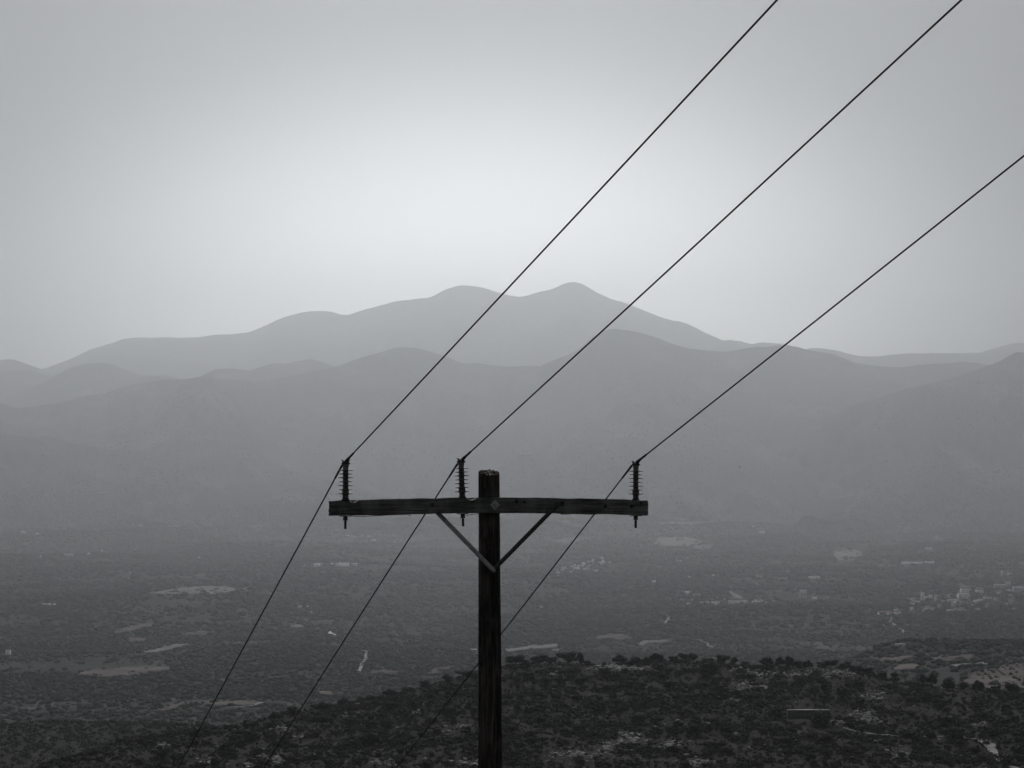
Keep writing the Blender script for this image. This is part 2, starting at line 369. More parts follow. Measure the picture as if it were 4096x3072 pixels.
def hill2_z(U, Y):
    D = 860 + 60 * np.sin(U * 19); zc = hc2(U) * D; d = Y - D; r = np.sqrt(d * d + 400) - 20
    z = np.where(d < 0, zc - 0.03 * r, zc - 0.24 * r)
    return z + (fbm(U * Y / 45, Y / 45, 4, 71) * 2.6) * (0.2 + 0.8 * np.minimum(np.abs(d) / 50, 1))
hill2 = Sheet('hill', np.linspace(-0.5, 0.06, 420), np.linspace(560, 1300, 240), hill2_z, M['hill'], 'lower scrub hill behind the foreground hill at the left')
# slope under the camera and the pole
def slope_z(X, Y):
    z = np.interp(Y, [-90, -30, 0, 18, 60, 120, 200, 250, 340], [28, 10.5, -1.65, -8.6, -29, -53, -66, -70, -88])
    return z + (fbm(X / 9, Y / 9, 4, 81) * 0.8) * np.clip(np.hypot(X, Y) / 20, 0.1, 1)
gx, gy = np.linspace(-260, 260, 180), np.linspace(-90, 340, 200)
GX, GY = np.meshgrid(gx, gy, indexing='ij'); GZ = slope_z(GX, GY)
_i = np.arange(179)[:, None] * 200 + np.arange(199)[None]
tag(mesh_np('ground', np.stack([GX, GY, GZ], -1).reshape(-1, 3), np.stack([_i, _i + 200, _i + 201, _i + 1], -1).reshape(-1, 4), M['hill'], smooth=True),
    'stony slope falling away below the utility pole', None, None, 'structure')

# ------------------------------------------------------------------ draped patches: fields and tracks
blocked = np.zeros((800, 1100), bool)          # 4-px mask of the photo: no valley trees here
def inside(px, py, poly):
    c = np.zeros(np.shape(px), bool); n = len(poly)
    for i in range(n):
        x0, y0 = poly[i]; x1, y1 = poly[(i + 1) % n]
        if y0 == y1: continue
        k = ((y0 > py) != (y1 > py)) & (px < (x1 - x0) * (py - y0) / (y1 - y0) + x0)
        c ^= k
    return c
def block(poly, pad=2):
    P = np.array(poly); x0, y0 = P.min(0) - 8; x1, y1 = P.max(0) + 8
    gx = np.arange(x0, x1, 3); gy = np.arange(y0, y1, 2); X, Y = np.meshgrid(gx, gy)
    c = inside(X, Y, poly); ix = (X[c] / 4).astype(int); iy = (Y[c] / 4).astype(int)
    k = (ix >= 0) & (ix < 1100) & (iy >= 0) & (iy < 800); blocked[iy[k], ix[k]] = True
def drape(name, poly, sheet, m, label, lift=1.0, cell=(4.0, 1.5), rough=5.0, blk=True, kind='structure'):
    P = np.array(poly, float); x0, y0 = P.min(0); x1, y1 = P.max(0)
    nx = max(3, int((x1 - x0) / cell[0]) + 1); ny = max(3, int((y1 - y0) / cell[1]) + 1)
    gx = np.linspace(x0, x1, nx); gy = np.linspace(y0, y1, ny); X, Y = np.meshgrid(gx, gy, indexing='ij')
    cx = (X[1:, 1:] + X[:-1, :-1]) / 2; cy = (Y[1:, 1:] + Y[:-1, :-1]) / 2
    wob = fbm(cx / 30, cy / 8, 3, 5) * rough
    c = inside(cx + wob * 3, cy + wob, poly)
    H = sheet.hit(X.ravel(), Y.ravel()).reshape(nx, ny, 3)
    bad = np.isnan(H).any(-1); dep = np.where(bad, 0, H[..., 1])
    jump = np.abs(dep[:, 1:] - dep[:, :-1]).max() if ny > 1 else 0
    i = np.arange(nx - 1)[:, None] * ny + np.arange(ny - 1)[None]
    q = np.stack([i, i + ny, i + ny + 1, i + 1], -1)
    cb = bad[1:, 1:] | bad[:-1, :-1] | bad[1:, :-1] | bad[:-1, 1:]
    sp_ = np.abs(dep[1:, 1:] - dep[:-1, :-1]) > 260
    q = q[c & ~cb & ~sp_]
    if len(q) == 0: return None
    H = np.where(bad[..., None], 0, H); H[..., 2] += lift
    used, inv = np.unique(q.ravel(), return_inverse=True)
    if blk: block(poly)
    return tag(mesh_np(name, H.reshape(-1, 3)[used], inv.reshape(-1, 4), m, smooth=True), label, None, None, kind)
def ribbon(name, pts, w, sheet, m, label, lift=0.6):
    P = np.array(pts, float)
    t = np.concatenate([[0], np.cumsum(np.hypot(*np.diff(P, axis=0).T))]); n = max(6, int(t[-1] / 4)); tt = np.linspace(0, t[-1], n)
    px = np.interp(tt, t, P[:, 0]) + fbm(tt / 14, tt * 0, 2, 3) * 3; py = np.interp(tt, t, P[:, 1]) + fbm(tt / 14, tt * 0 + 9, 2, 4) * 1.2
    H = sheet.hit(px, py); H = H[~np.isnan(H).any(1)]
    d = np.gradient(H[:, :2], axis=0); d /= np.maximum(np.hypot(*d.T)[:, None], 1e-6); nrm = np.stack([-d[:, 1], d[:, 0]], -1)
    ww = w * (1 + 0.5 * fbm(np.arange(len(H)) / 3, np.zeros(len(H)), 2, 8))[:, None] / 2
    V = []
    for s_ in (-1, 0, 1):
        q = H[:, :2] + nrm * ww * s_; z = sheet.z(q[:, 0] / q[:, 1], q[:, 1]) + lift
        V.append(np.column_stack([q, z]))
    V = np.stack(V, 1); n = len(H); i = np.arange(n - 1)[:, None] * 3 + np.arange(2)[None]
    qd = np.stack([i, i + 1, i + 4, i + 3], -1).reshape(-1, 4)
    for a, b in zip(px, py):
        if 0 <= b < 3190 and 0 <= a < 4390: blocked[int(b / 4), int(a / 4)] = True
    return tag(mesh_np(name, V.reshape(-1, 3), qd, m, smooth=True), label, None, None, 'structure')

fields = [
 ([(560, 2378), (640, 2366), (740, 2352), (860, 2346), (946, 2352), (930, 2370), (850, 2380), (740, 2378)], 'field', 'large pale field on the left of the valley'),
 ([(450, 2532), (500, 2512), (560, 2500), (622, 2488), (600, 2506), (560, 2521), (510, 2531), (470, 2537)], 'soil', 'slanting reddish field below the large pale field'),
 ([(728, 2537), (790, 2528), (868, 2526), (860, 2536), (800, 2545), (730, 2547)], 'soil', 'short field right of the slanting field'),
 ([(305, 2700), (340, 2685), (430, 2678), (520, 2672), (695, 2668), (680, 2680), (560, 2696), (480, 2708), (360, 2712)], 'soil', 'long tapering field low on the left'),
 ([(575, 2612), (640, 2597), (730, 2577), (762, 2580), (690, 2600), (600, 2616)], 'field', 'narrow slanting clearing above the long tapering field'),
 ([(512, 2556), (585, 2552), (580, 2566), (514, 2572)], 'soil', 'small field under the slanting field'),
 ([(630, 2842), (720, 2815), (738, 2818), (700, 2836), (640, 2849)], 'soil', 'reddish clearing above the left hill crest'),
 ([(830, 2816), (960, 2806), (1052, 2815), (1000, 2824), (850, 2822)], 'soil', 'long reddish strip above the left hill crest'),
 ([(1250, 2774), (1290, 2764), (1335, 2770), (1390, 2778), (1320, 2782)], 'soil', 'small reddish strip between the first two wires'),
 ([(1478, 2688), (1530, 2682), (1600, 2690), (1560, 2698), (1480, 2697)], 'soil', 'reddish plot beside the short white track'),
 ([(1690, 2698), (1745, 2674), (1850, 2660), (1800, 2676), (1740, 2700)], 'soil', 'pinkish plot against the hill crest left of the pole'),
 ([(2215, 2166), (2250, 2156), (2325, 2144), (2335, 2152), (2290, 2178), (2250, 2174)], 'field', 'pale clearing under the right half of the crossarm'),
 ([(2590, 2098), (2700, 2076), (2880, 2060), (3010, 2072), (2900, 2086), (2750, 2100)], 'field', 'long pale meadow right of the crossarm end'),
 ([(2600, 2168), (2640, 2152), (2760, 2148), (2812, 2166), (2790, 2186), (2650, 2184)], 'field', 'broad pale meadow below the long one'),
 ([(2768, 2192), (2800, 2182), (2862, 2178), (2840, 2192), (2785, 2197)], 'field', 'thin bright clearing below the broad meadow'),
 ([(3330, 2212), (3370, 2201), (3440, 2204), (3448, 2228), (3400, 2246), (3345, 2240)], 'field', 'oval pale field on the right of the valley'),
 ([(2380, 2552), (2440, 2541), (2480, 2538), (2530, 2553), (2520, 2560), (2400, 2558)], 'soil', 'flat bright plot above the crest right of the pole'),
 ([(2560, 2572), (2600, 2566), (2668, 2564), (2674, 2570), (2600, 2576), (2575, 2590), (2552, 2580)], 'field', 'hooked pale plot above the crest'),
 ([(2020, 2600), (2120, 2588), (2230, 2580), (2230, 2592), (2120, 2600), (2030, 2612)], 'field', 'thin pale plot just right of the pole'),
 ([(3020, 2304), (3058, 2302), (3062, 2311), (3022, 2312)], 'field', 'tiny pale plot in the middle right of the valley'),
 ([(3082, 2310), (3150, 2313), (3148, 2319), (3084, 2317)], 'field', 'tiny pale strip right of the tiny plot'),
 ([(1160, 2505), (1215, 2500), (1212, 2512), (1168, 2512)], 'field', 'small plot up left of the bright quarry'),
 ([(1390, 2130), (1440, 2122), (1540, 2118), (1530, 2132), (1420, 2140)], 'field', 'faint plot beneath the left half of the crossarm'),
 ([(3480, 2632), (3560, 2636), (3610, 2624), (3660, 2632), (3600, 2646), (3500, 2652)], 'soil', 'brown terrace left of the vineyard rows'),
 ([(3730, 2644), (3800, 2628), (3900, 2622), (3890, 2640), (3800, 2652)], 'soil', 'brown terrace above the vineyard rows'),
 ([(3800, 2664), (3880, 2656), (3955, 2654), (3950, 2662), (3810, 2672)], 'field', 'narrow bright terrace above the vineyard rows'),
 ([(3560, 2672), (3640, 2660), (3700, 2668), (3660, 2682), (3580, 2684)], 'soil', 'lower brown terrace near the hill crest'),
 ([(3850, 2735), (3890, 2700), (3980, 2668), (4180, 2650), (4180, 2756), (3990, 2766)], 'soil', 'planted slope with dark tree rows at the right edge'),
]
for poly, m_, lab in fields:
    drape('field', poly, valley, M[m_], lab, lift=1.2 if np.mean([p[1] for p in poly]) < 2600 else 0.7)
tracks = [
 ([(1434, 2698), (1448, 2662), (1461, 2645), (1466, 2612), (1452, 2607)], 7, 'short white track left of the pole'),
 ([(3567, 2476), (3560, 2491), (3576, 2500), (3595, 2514), (3609, 2524), (3612, 2534)], 9, 'pale winding track under the right village'),
 ([(2678, 2474), (2670, 2483), (2660, 2494)], 9, 'short bright track in the right of the valley'),
 ([(2785, 2560), (2802, 2566), (2832, 2578), (2832, 2588), (2852, 2593)], 5, 'zigzag track above the crest'),
 ([(50, 2047), (85, 2054), (97, 2073)], 14, 'pale track high on the left slope'),
 ([(1010, 2812), (1050, 2818), (1000, 2832), (900, 2838)], 5, 'looping track above the left hill crest'),
 ([(1238, 2462), (1248, 2455), (1244, 2447)], 8, 'curved bright track above the quarry'),
 ([(1370, 2530), (1400, 2533), (1430, 2534)], 6, 'pale track right of the quarry'),
 ([(3010, 2330), (3030, 2340), (3045, 2346)], 7, 'short diagonal track in the middle right of the valley'),
 ([(2540, 2262), (2580, 2258), (2620, 2262)], 6, 'pale curved track below the hamlet'),
]
for p_, w_, lab in tracks: ribbon('track', p_, w_ * 0.36, valley, M['track'], lab, 1.2)
drape('quarry', [(1312, 2534), (1322, 2528), (1328, 2536), (1344, 2544), (1343, 2552), (1330, 2550), (1314, 2542)], valley, M['sheet'], 'small bright white quarry in the left of the valley', 1.5, (2, 1), 0.5)

# footpath on the near hill
ribbon('path', [(3374, 2914), (3427, 2931), (3484, 2939), (3544, 2944), (3600, 2948), (3680, 2950), (3763, 2949), (3848, 2952), (3900, 2960)], 0.7, hill, M['path'], 'narrow footpath crossing the lower right of the hill', 0.25)
ribbon('path', [(3895, 2958), (3941, 2971), (3961, 2987), (3972, 3010), (3985, 3030), (4006, 3046), (4034, 3064), (4080, 3085)], 2.0, hill, M['path'], 'wider curving path at the bottom right corner', 0.3)

# ------------------------------------------------------------------ buildings
def house(px, py, wpx, hpx, label, kind='flat', group=None, dep=0.8, rot=0.0, wallm='wall', roofm='roof', name='house', cat='house'):
    H = valley.hit([px], [py])[0]
    if np.isnan(H).any(): return
    k = H[1] / F; w = wpx * 1.08 * k / 2; h = hpx * 1.35 * k; d = w * dep
    c, s_ = math.cos(rot), math.sin(rot)
    V = []; q = []; mi = []
    def bx(x0, x1, y0, y1, z0, z1, m_):
        n = len(V)
        for x in (x0, x1):
            for y in (y0, y1):
                for z in (z0, z1): V.append((x, y, z))
        for f in ([0, 1, 3, 2], [4, 6, 7, 5], [0, 4, 5, 1], [2, 3, 7, 6], [0, 2, 6, 4], [1, 5, 7, 3]): q.append([n + i for i in f]); mi.append(m_)
    t = max(0.25, h * 0.09)
    bx(-w, w, -d, d, -3, h, 0)
    if kind == 'flat': bx(-w * 1.03, w * 1.03, -d * 1.03, d * 1.03, h + 0.003, h + t, 1)
    elif kind == 'gable':
        n = len(V); rh = h * 0.55 + 0.6
        for x in (-w * 1.06, w * 1.06):
            V.extend([(x, -d * 1.1, h), (x, d * 1.1, h), (x, 0.05, h + rh), (x, -0.05, h + rh)])
        for f in ([0, 4, 7, 3], [1, 2, 6, 5], [0, 3, 2, 1], [4, 5, 6, 7], [0, 1, 5, 4], [2, 3, 7, 6]): q.append([n + i for i in f]); mi.append(1)
    elif kind == 'tunnel':
        n = len(V); seg = 6
        for x in (-w, w):
            for j in range(seg + 1):
                a = math.pi * j / seg; V.append((x, -math.cos(a) * d * 1.02, h + math.sin(a) * h * 0.8 + 0.01))
        for j in range(seg): q.append([n + j, n + seg + 1 + j, n + seg + 2 + j, n + j + 1]); mi.append(1)
    nw = max(1, int(w * 2 / 4.5)) if kind != 'tunnel' else 0
    for i in range(nw):
        x = -w + (i + 0.5) * 2 * w / nw; ws = min(0.55, w / nw * 0.35)
        z0 = h * 0.32; z1 = h * 0.7
        bx(x - ws, x + ws, -d - 0.06, -d + 0.1, z0, z1, 2)
    V = np.array(V); X = V[:, 0] * c - V[:, 1] * s_; Y = V[:, 0] * s_ + V[:, 1] * c; V[:, 0] = X; V[:, 1] = Y
    o = mesh_np(name, V, np.array(q), [M[wallm], M[roofm], M['window']], mi=mi)
    o.location = H; tag(o, label, cat, group)
    block([(px - wpx * 0.6, py - hpx - 1), (px + wpx * 0.6, py - hpx - 1), (px + wpx * 0.6, py + 5), (px - wpx * 0.6, py + 5)])
    return o
B = [
 # px, py, w, h, label, kind, extra
 (1268, 2265, 22, 5, 'leftmost white covered shed of the bright row below the crossarm', 'tunnel'),
 (1329, 2265, 9, 5, 'smallest white shed in the bright row below the crossarm', 'tunnel'),
 (1347, 2265, 9, 8, 'white shed with raised top in the bright row below the crossarm', 'flat'),
 (1376, 2265, 40, 6, 'longest white covered shed in the bright row below the crossarm', 'tunnel'),
 (1418, 2263, 18, 5, 'greyish shed at the right end of the bright row', 'gable'),
 (1399, 2143, 38, 3, 'long low pale building right under the crossarm left end', 'flat'),
 (1441, 2140, 15, 3, 'short pale building beside the long low one under the crossarm', 'flat'),
 (1473, 2148, 11, 3, 'small pale building below the crossarm left half', 'flat'),
 (1494, 2162, 15, 3, 'bright flat building below the crossarm left half', 'flat'),
 (1581, 2173, 6, 5, 'tiny brilliant white house below the crossarm left half', 'flat'),
 (1604, 2166, 4, 3, 'tiny white house right of the brilliant one', 'flat'),
 (1465, 2171, 4, 3, 'tiny white house left of the brilliant one', 'flat'),
 (2408, 2235, 10, 4, 'white roofed house, brightest of the central hamlet', 'flat'),
 (2438, 2250, 8, 3, 'small white house below the brightest hamlet house', 'flat'),
 (2451, 2236, 12, 2, 'low pale house right of the brightest hamlet house', 'flat'),
 (2352, 2222, 6, 2, 'tiny pale house above the central hamlet', 'flat'),
 (2280, 2255, 7, 3, 'pale house at the upper left of the central hamlet', 'flat'),
 (2256, 2278, 18, 5, 'domed pale house low in the central hamlet', 'gable'),
 (2312, 2276, 13, 3, 'bright low house in the middle of the central hamlet', 'gable'),
 (2233, 2296, 12, 6, 'white house at the lower left of the central hamlet', 'flat'),
 (2384, 2290, 16, 5, 'wide pale house at the lower right of the central hamlet', 'gable'),
 (2521, 2289, 3, 2, 'tiny white hut right of the central hamlet', 'flat'),
 (2667, 2235, 6, 2, 'tiny white house far right of the hamlet', 'flat'),
 (2718, 2247, 14, 3, 'small white house alone below the meadows', 'flat'),
 (2617, 2333, 11, 5, 'bright white house beside a thin track', 'gable'),
 (2795, 2048, 38, 3, 'thin white building at the top of the long meadow', 'flat'),
 (2841, 2034, 6, 4, 'tiny house above the long meadow', 'flat'),
 (3606, 2051, 12, 4, 'single white house high on the right slope', 'flat'),
 (3648, 2255, 74, 3, 'very long low white greenhouse on the right', 'tunnel'),
 (3718, 2253, 34, 3, 'shorter low white greenhouse right of the very long one', 'tunnel'),
 (3257, 2314, 42, 4, 'long pale shed in the middle of the right valley', 'gable'),
 (3048, 2133, 22, 5, 'pair of joined white houses on the right valley side', 'flat'),
 (3072, 2134, 6, 4, 'tiny white house beside the joined pair', 'flat'),
 (2749, 2376, 15, 5, 'bright small warehouse left of the factory', 'gable'),
 (2787, 2381, 26, 3, 'low long shed between the small warehouse and the factory', 'flat'),
 (2862, 2422, 28, 11, 'white fronted warehouse at the left end of the factory', 'flat'),
 (2938, 2420, 44, 8, 'long grey factory hall', 'gable'),
 (2975, 2410, 22, 6, 'brightest factory building under the smoke', 'flat'),
 (3032, 2411, 44, 5, 'low pale factory hall at the right end', 'flat'),
 (3213, 2392, 24, 22, 'tall pale block standing among trees in the right valley', 'flat'),
 (3258, 2398, 16, 4, 'curved white roof right of the tall pale block', 'tunnel'),
 (1199, 2430, 14, 5, 'white house up left of the curved track', 'flat'),
 (1180, 2436, 4, 5, 'small upright white hut up left of the curved track', 'flat'),
 (33, 2617, 18, 7, 'lone white house at the left edge', 'gable'),
 (178, 2419, 10, 4, 'leftmost of three small white houses on the left', 'flat'),
 (196, 2419, 10, 4, 'middle of three small white houses on the left', 'flat'),
 (218, 2420, 12, 4, 'rightmost of three small white houses on the left', 'flat'),
 (440, 1972, 10, 4, 'small pale house high on the left slope', 'flat'),
 (1083, 1892, 8, 4, 'faint pale house highest on the left slope', 'flat'),
 (1104, 1885, 9, 3, 'faint pale house right of the highest one', 'flat'),
 (92, 2131, 14, 5, 'white house on the far left slope', 'flat'),
 (150, 2140, 10, 5, 'bright house right of the far left one', 'flat'),
 (697, 2107, 48, 2, 'thin white greenhouse on the left valley side', 'tunnel'),
 (550, 2104, 40, 2, 'faint long greenhouse left of the thin white one', 'tunnel'),
 (452, 2050, 8, 3, 'small pale house above the faint long greenhouse', 'flat'),
 (276, 2221, 30, 4, 'low pale farm building on the left', 'flat'),
 (3600, 2592, 36, 12, 'square stone farmhouse above the brown terraces', 'flat'),
 (1968 + 250, 2604, 30, 3, 'thin white wall like shed just above the crest', 'flat'),
 (1893, 2600, 28, 3, 'thin white shed left of the pole base', 'flat'),
]
for b in B:
    x, y, w, h, lab, kd = b
    gm = kd == 'tunnel'
    sm = 'sheet' if (gm or 'brilliant' in lab or 'bright' in lab) else 'roof'
    wm = 'greywall' if ('grey' in lab or 'stone' in lab or 'tall pale' in lab or 'farm' in lab) else ('sheet' if gm else 'wall')
    nm = 'greenhouse' if gm else ('warehouse' if ('warehouse' in lab or 'factory' in lab) else ('shed' if 'shed' in lab else 'house'))
    house(x, y, w, h, lab, kd, None, 0.35 if w > 24 else 0.8, random.uniform(-0.2, 0.2) if w < 24 else 0.02, wm, sm, nm, nm)
# right-hand village
vill = []
r2 = random.Random(5)
named = [
 (3690, 2408, 12, 26, 'tall bright house on the left side of the right village', 'flat', 'wall', 'roof'),
 (3855, 2404, 40, 20, 'large pale house in the middle of the right village', 'flat', 'greywall', 'roof'),
 (3862, 2370, 34, 12, 'broad house with a red roofed top storey at the top of the right village', 'gable', 'wall', 'tile'),
 (3918, 2371, 26, 9, 'red roofed house at the upper right of the right village', 'gable', 'wall', 'tile'),
 (3835, 2446, 32, 6, 'long red roofed house at the lower edge of the right village', 'gable', 'wall', 'tile'),
 (3724, 2442, 28, 6, 'red roofed house at the lower left of the right village', 'gable', 'wall', 'tile'),
 (3910, 2443, 20, 5, 'low white house at the lower right of the right village', 'flat', 'wall', 'roof'),
 (3812, 2412, 36, 10, 'long white house with arches in the right village', 'flat', 'greywall', 'roof'),
 (3668, 2418, 16, 6, 'small white house at the left tip of the right village', 'gable', 'wall', 'roof'),
 (3540, 2458, 48, 6, 'long reddish wall like house left of the right village', 'gable', 'wall', 'tile'),
 (3590, 2458, 22, 7, 'reddish house beside the long reddish one', 'gable', 'wall', 'tile'),
 (3586, 2444, 18, 5, 'small white roofed house above the reddish one', 'flat', 'wall', 'roof'),
 (4000, 2352, 40, 10, 'long pale house high at the right of the village', 'flat', 'greywall', 'roof'),
 (4032, 2345, 18, 12, 'tallest house high at the right of the village', 'flat', 'greywall', 'roof'),
 (4075, 2368, 40, 14, 'house with many openings at the right edge', 'flat', 'greywall', 'roof'),
 (4005, 2374, 26, 4, 'thin white house right of the village', 'flat', 'wall', 'roof'),
 (4034, 2300, 12, 6, 'small white house above the village near the right edge', 'flat', 'wall', 'roof'),
 (4008, 2308, 7, 18, 'slim upright white tower above the village', 'flat', 'wall', 'roof'),
 (3715, 2200, 26, 7, 'pale house above the very long greenhouse', 'flat', 'greywall', 'roof'),
]
for x, y, w, h, lab, kd, wm, rm in named: house(x, y, w, h, lab, kd, None, 0.6, r2.uniform(-0.25, 0.25), wm, rm)
for k in range(34):
    for _t in range(30):
        x = r2.uniform(3640, 4060); t_ = (x - 3640) / 420; y = r2.uniform(2400 - 40 * t_, 2452 - 6 * t_)
        if all(abs(x - a) > 13 or abs(y - b) > 8 for a, b in vill) and all(abs(x - n_[0]) > n_[2] * 0.5 or abs(y - n_[1]) > 7 for n_ in named): break
    vill.append((x, y))
    house(x, y, r2.uniform(9, 20), r2.uniform(5, 10), 'small pale house among trees in the right hand village', r2.choice(['flat', 'flat', 'gable']), 'small houses of the right hand village',
          0.7, r2.uniform(-0.5, 0.5), r2.choice(['greywall', 'greywall', 'wall']), r2.choice(['roof', 'roof', 'tile', 'greywall']))
ham = []
for k in range(26):
    for _t in range(30):
        x = r2.uniform(2225, 2420); y = 2296 - (x - 2225) * 0.25 + r2.uniform(-14, 12)
        if all(abs(x - a) > 12 or abs(y - b) > 5 for a, b in ham): break
    ham.append((x, y))
    house(x, y, r2.uniform(6, 13), r2.uniform(2.5, 4.5), 'small pale house of the hazy central hamlet right of the pole', r2.choice(['flat', 'flat', 'gable']), 'small houses of the central hamlet',
          0.7, r2.uniform(-0.4, 0.4), r2.choice(['greywall', 'wall', 'wall']), r2.choice(['roof', 'roof', 'greywall']))
for k in range(16):
    x = 2730 + k * 24 + r2.uniform(-6, 6); y = r2.uniform(2395, 2428)
    house(x, y, r2.uniform(6, 13), r2.uniform(3, 5), 'small pale house strung out along the lane by the factory', r2.choice(['flat', 'gable']), 'small houses around the factory',
          0.7, r2.uniform(-0.4, 0.4), r2.choice(['greywall', 'wall']), r2.choice(['roof', 'greywall']))
# small farmhouses sprinkled over the valley
for k in range(46):
    x = r2.uniform(60, 4040); y = r2.uniform(2060, 2470)
    if abs(x - 1956) < 60: continue
    house(x, y, r2.uniform(4, 9), r2.uniform(2.0, 3.5), 'tiny pale farm building scattered far off in the valley', r2.choice(['flat', 'gable']), 'tiny far farm buildings in the valley',
          0.7, r2.uniform(-0.4, 0.4), r2.choice(['greywall', 'greywall', 'wall']), r2.choice(['roof', 'greywall']))
# smoke over the factory
def ico(sub):
    import bmesh
    bm = bmesh.new(); bmesh.ops.create_icosphere(bm, subdivisions=sub, radius=1.0)
    V = np.array([v.co[:] for v in bm.verts]); T = np.array([[v.index for v in f.verts] for f in bm.faces]); bm.free(); return V, T
I1, I2, I3 = ico(1), ico(2), ico(3)

# ------------------------------------------------------------------ vegetation
def clump(seed, n_leaf, leaf, lobes=7, core=I2, squash=0.8, spread=0.62, spiky=0.0, rlo=0.30, rhi=0.52):
    """unit-radius leafy crown around the origin: dark core lobes + many leaf faces"""
    g = np.random.default_rng(seed); Vs = []; Ts = []; n = 0
    C = g.normal(size=(lobes, 3)); C /= np.linalg.norm(C, axis=1)[:, None]; C *= g.uniform(0.25, spread, (lobes, 1)); C[:, 2] = C[:, 2] * squash * 0.8 + 0.05
    rad = g.uniform(rlo, rhi, lobes)
    for c, r in zip(C, rad):
        V, T = core; W = V * (1 + 0.35 * fbm(V[:, 0] * 2.2 + seed, V[:, 1] * 2.2 + V[:, 2] * 3, 3, seed)[:, None]) * r * 0.86
        W[:, 2] *= squash; Vs.append(W + c); Ts.append(T + n); n += len(V)
    k = g.integers(0, lobes, n_leaf); d = g.normal(size=(n_leaf, 3)); d /= np.linalg.norm(d, axis=1)[:, None]
    rr = rad[k, None] * g.uniform(0.75, 1.18 + spiky, (n_leaf, 1)); P = C[k] + d * rr * np.array([1, 1, squash])
    a = g.normal(size=(n_leaf, 3)); a /= np.linalg.norm(a, axis=1)[:, None]
    b = np.cross(a, d); b /= np.maximum(np.linalg.norm(b, axis=1)[:, None], 1e-6)
    s_ = leaf * g.uniform(0.6, 1.4, (n_leaf, 1))
    q = np.stack([P - a * s_, P + b * s_ * 0.6, P + a * s_, P - b * s_ * 0.6], 1).reshape(-1, 3)
    Q = np.arange(n_leaf * 4).reshape(-1, 4) + n
    V = np.vstack(Vs + [q]); T = np.vstack(Ts + [Q[:, [0, 1, 2]], Q[:, [0, 2, 3]]])
    return V, T
crown_meshes = []
def mesh_only(name, V, T, m):
    o = mesh_np(name, V, T, m); me = o.data; bpy.data.objects.remove(o); return me
crowns = [mesh_only('crown', *clump(100 + i, 760, 0.075, lobes=14 + i % 4, squash=0.80 + 0.05 * (i % 3), spiky=0.25, spread=0.78, rlo=0.20, rhi=0.42), M['leaf']) for i in range(6)]
shrubs = [mesh_only('shrub', *clump(200 + i, 330, 0.11, lobes=6 + i % 3, squash=0.62, core=I2, spiky=0.12), M['leaf'] if i % 3 else M['scrub']) for i in range(7)]
def trunk_mesh(seed):
    g = random.Random(seed); mb = MB()
    top = Vector((g.uniform(-.1, .1), g.uniform(-.1, .1), 0.75))
    mb.tube([(0, 0, -0.5), (0, 0, 0), (g.uniform(-.04, .04), 0, 0.35), top], [0.13, 0.11, 0.085, 0.06], 7)
    for k in range(4):
        a = g.uniform(0, 6.28); e = Vector((math.cos(a) * 0.45, math.sin(a) * 0.45, g.uniform(0.9, 1.2)))
        st = Vector((0, 0, g.uniform(0.3, 0.6))); mb.tube([st, (st + e) / 2 + Vector((0, 0, 0.04)), e], [0.055, 0.04, 0.018], 5)
    o = mb.build('trunk', M['bark'], smooth=True); me = o.data; bpy.data.objects.remove(o); return me
trunks = [trunk_mesh(i) for i in range(3)]

def crest_depth(px):
    u, _ = ray(px, 2700); u = float(u); return u, float(DCH(np.array(u))) - 3.0
ords = ['first', 'second', 'third', 'fourth', 'fifth', 'sixth', 'seventh', 'eighth', 'ninth', 'tenth', 'eleventh', 'twelfth', 'thirteenth', 'fourteenth', 'fifteenth', 'sixteenth', 'seventeenth',
        'eighteenth', 'nineteenth', 'twentieth', 'twenty-first', 'twenty-second', 'twenty-third', 'twenty-fourth', 'twenty-fifth', 'twenty-sixth', 'twenty-seventh', 'twenty-eighth', 'twenty-ninth',
        'thirtieth', 'thirty-first', 'thirty-second', 'thirty-third', 'thirty-fourth', 'thirty-fifth', 'thirty-sixth', 'thirty-seventh']
right_trees = [(2062, 92, 2613), (2150, 92, 2617), (2205, 60, 2622), (2275, 88, 2601), (2320, 42, 2606), (2352, 52, 2640), (2415, 22, 2645), (2478, 66, 2620), (2540, 56, 2622), (2585, 40, 2624), (2624, 62, 2609), (2695, 50, 2622),
 (2733, 52, 2608), (2776, 46, 2612), (2830, 50, 2628), (2888, 58, 2614), (2938, 44, 2625), (2976, 52, 2643), (3072, 62, 2622), (3120, 42, 2627), (3158, 50, 2617), (3194, 54, 2638),
 (3232, 48, 2638), (3288, 54, 2645), (3327, 66, 2633), (3378, 58, 2645), (3425, 50, 2656), (3474, 58, 2663), (3530, 48, 2681), (3582, 46, 2684), (3690, 32, 2692), (3726, 46, 2695),
 (3790, 52, 2705), (3850, 50, 2722), (3910, 54, 2718), (3985, 50, 2738), (4046, 70, 2726)]
left_trees = [(1870, 84, 2676), (1788, 62, 2694), (1705, 66, 2720), (1632, 52, 2745), (1560, 70, 2756), (1480, 50, 2776), (1372, 52, 2788), (1290, 56, 2808), (1170, 52, 2822), (1105, 44, 2845), (1000, 60, 2878), (915, 50, 2893)]
looks = ['rounded', 'low bushy', 'dense dark', 'spreading', 'compact']
taken = []
ntree = 0
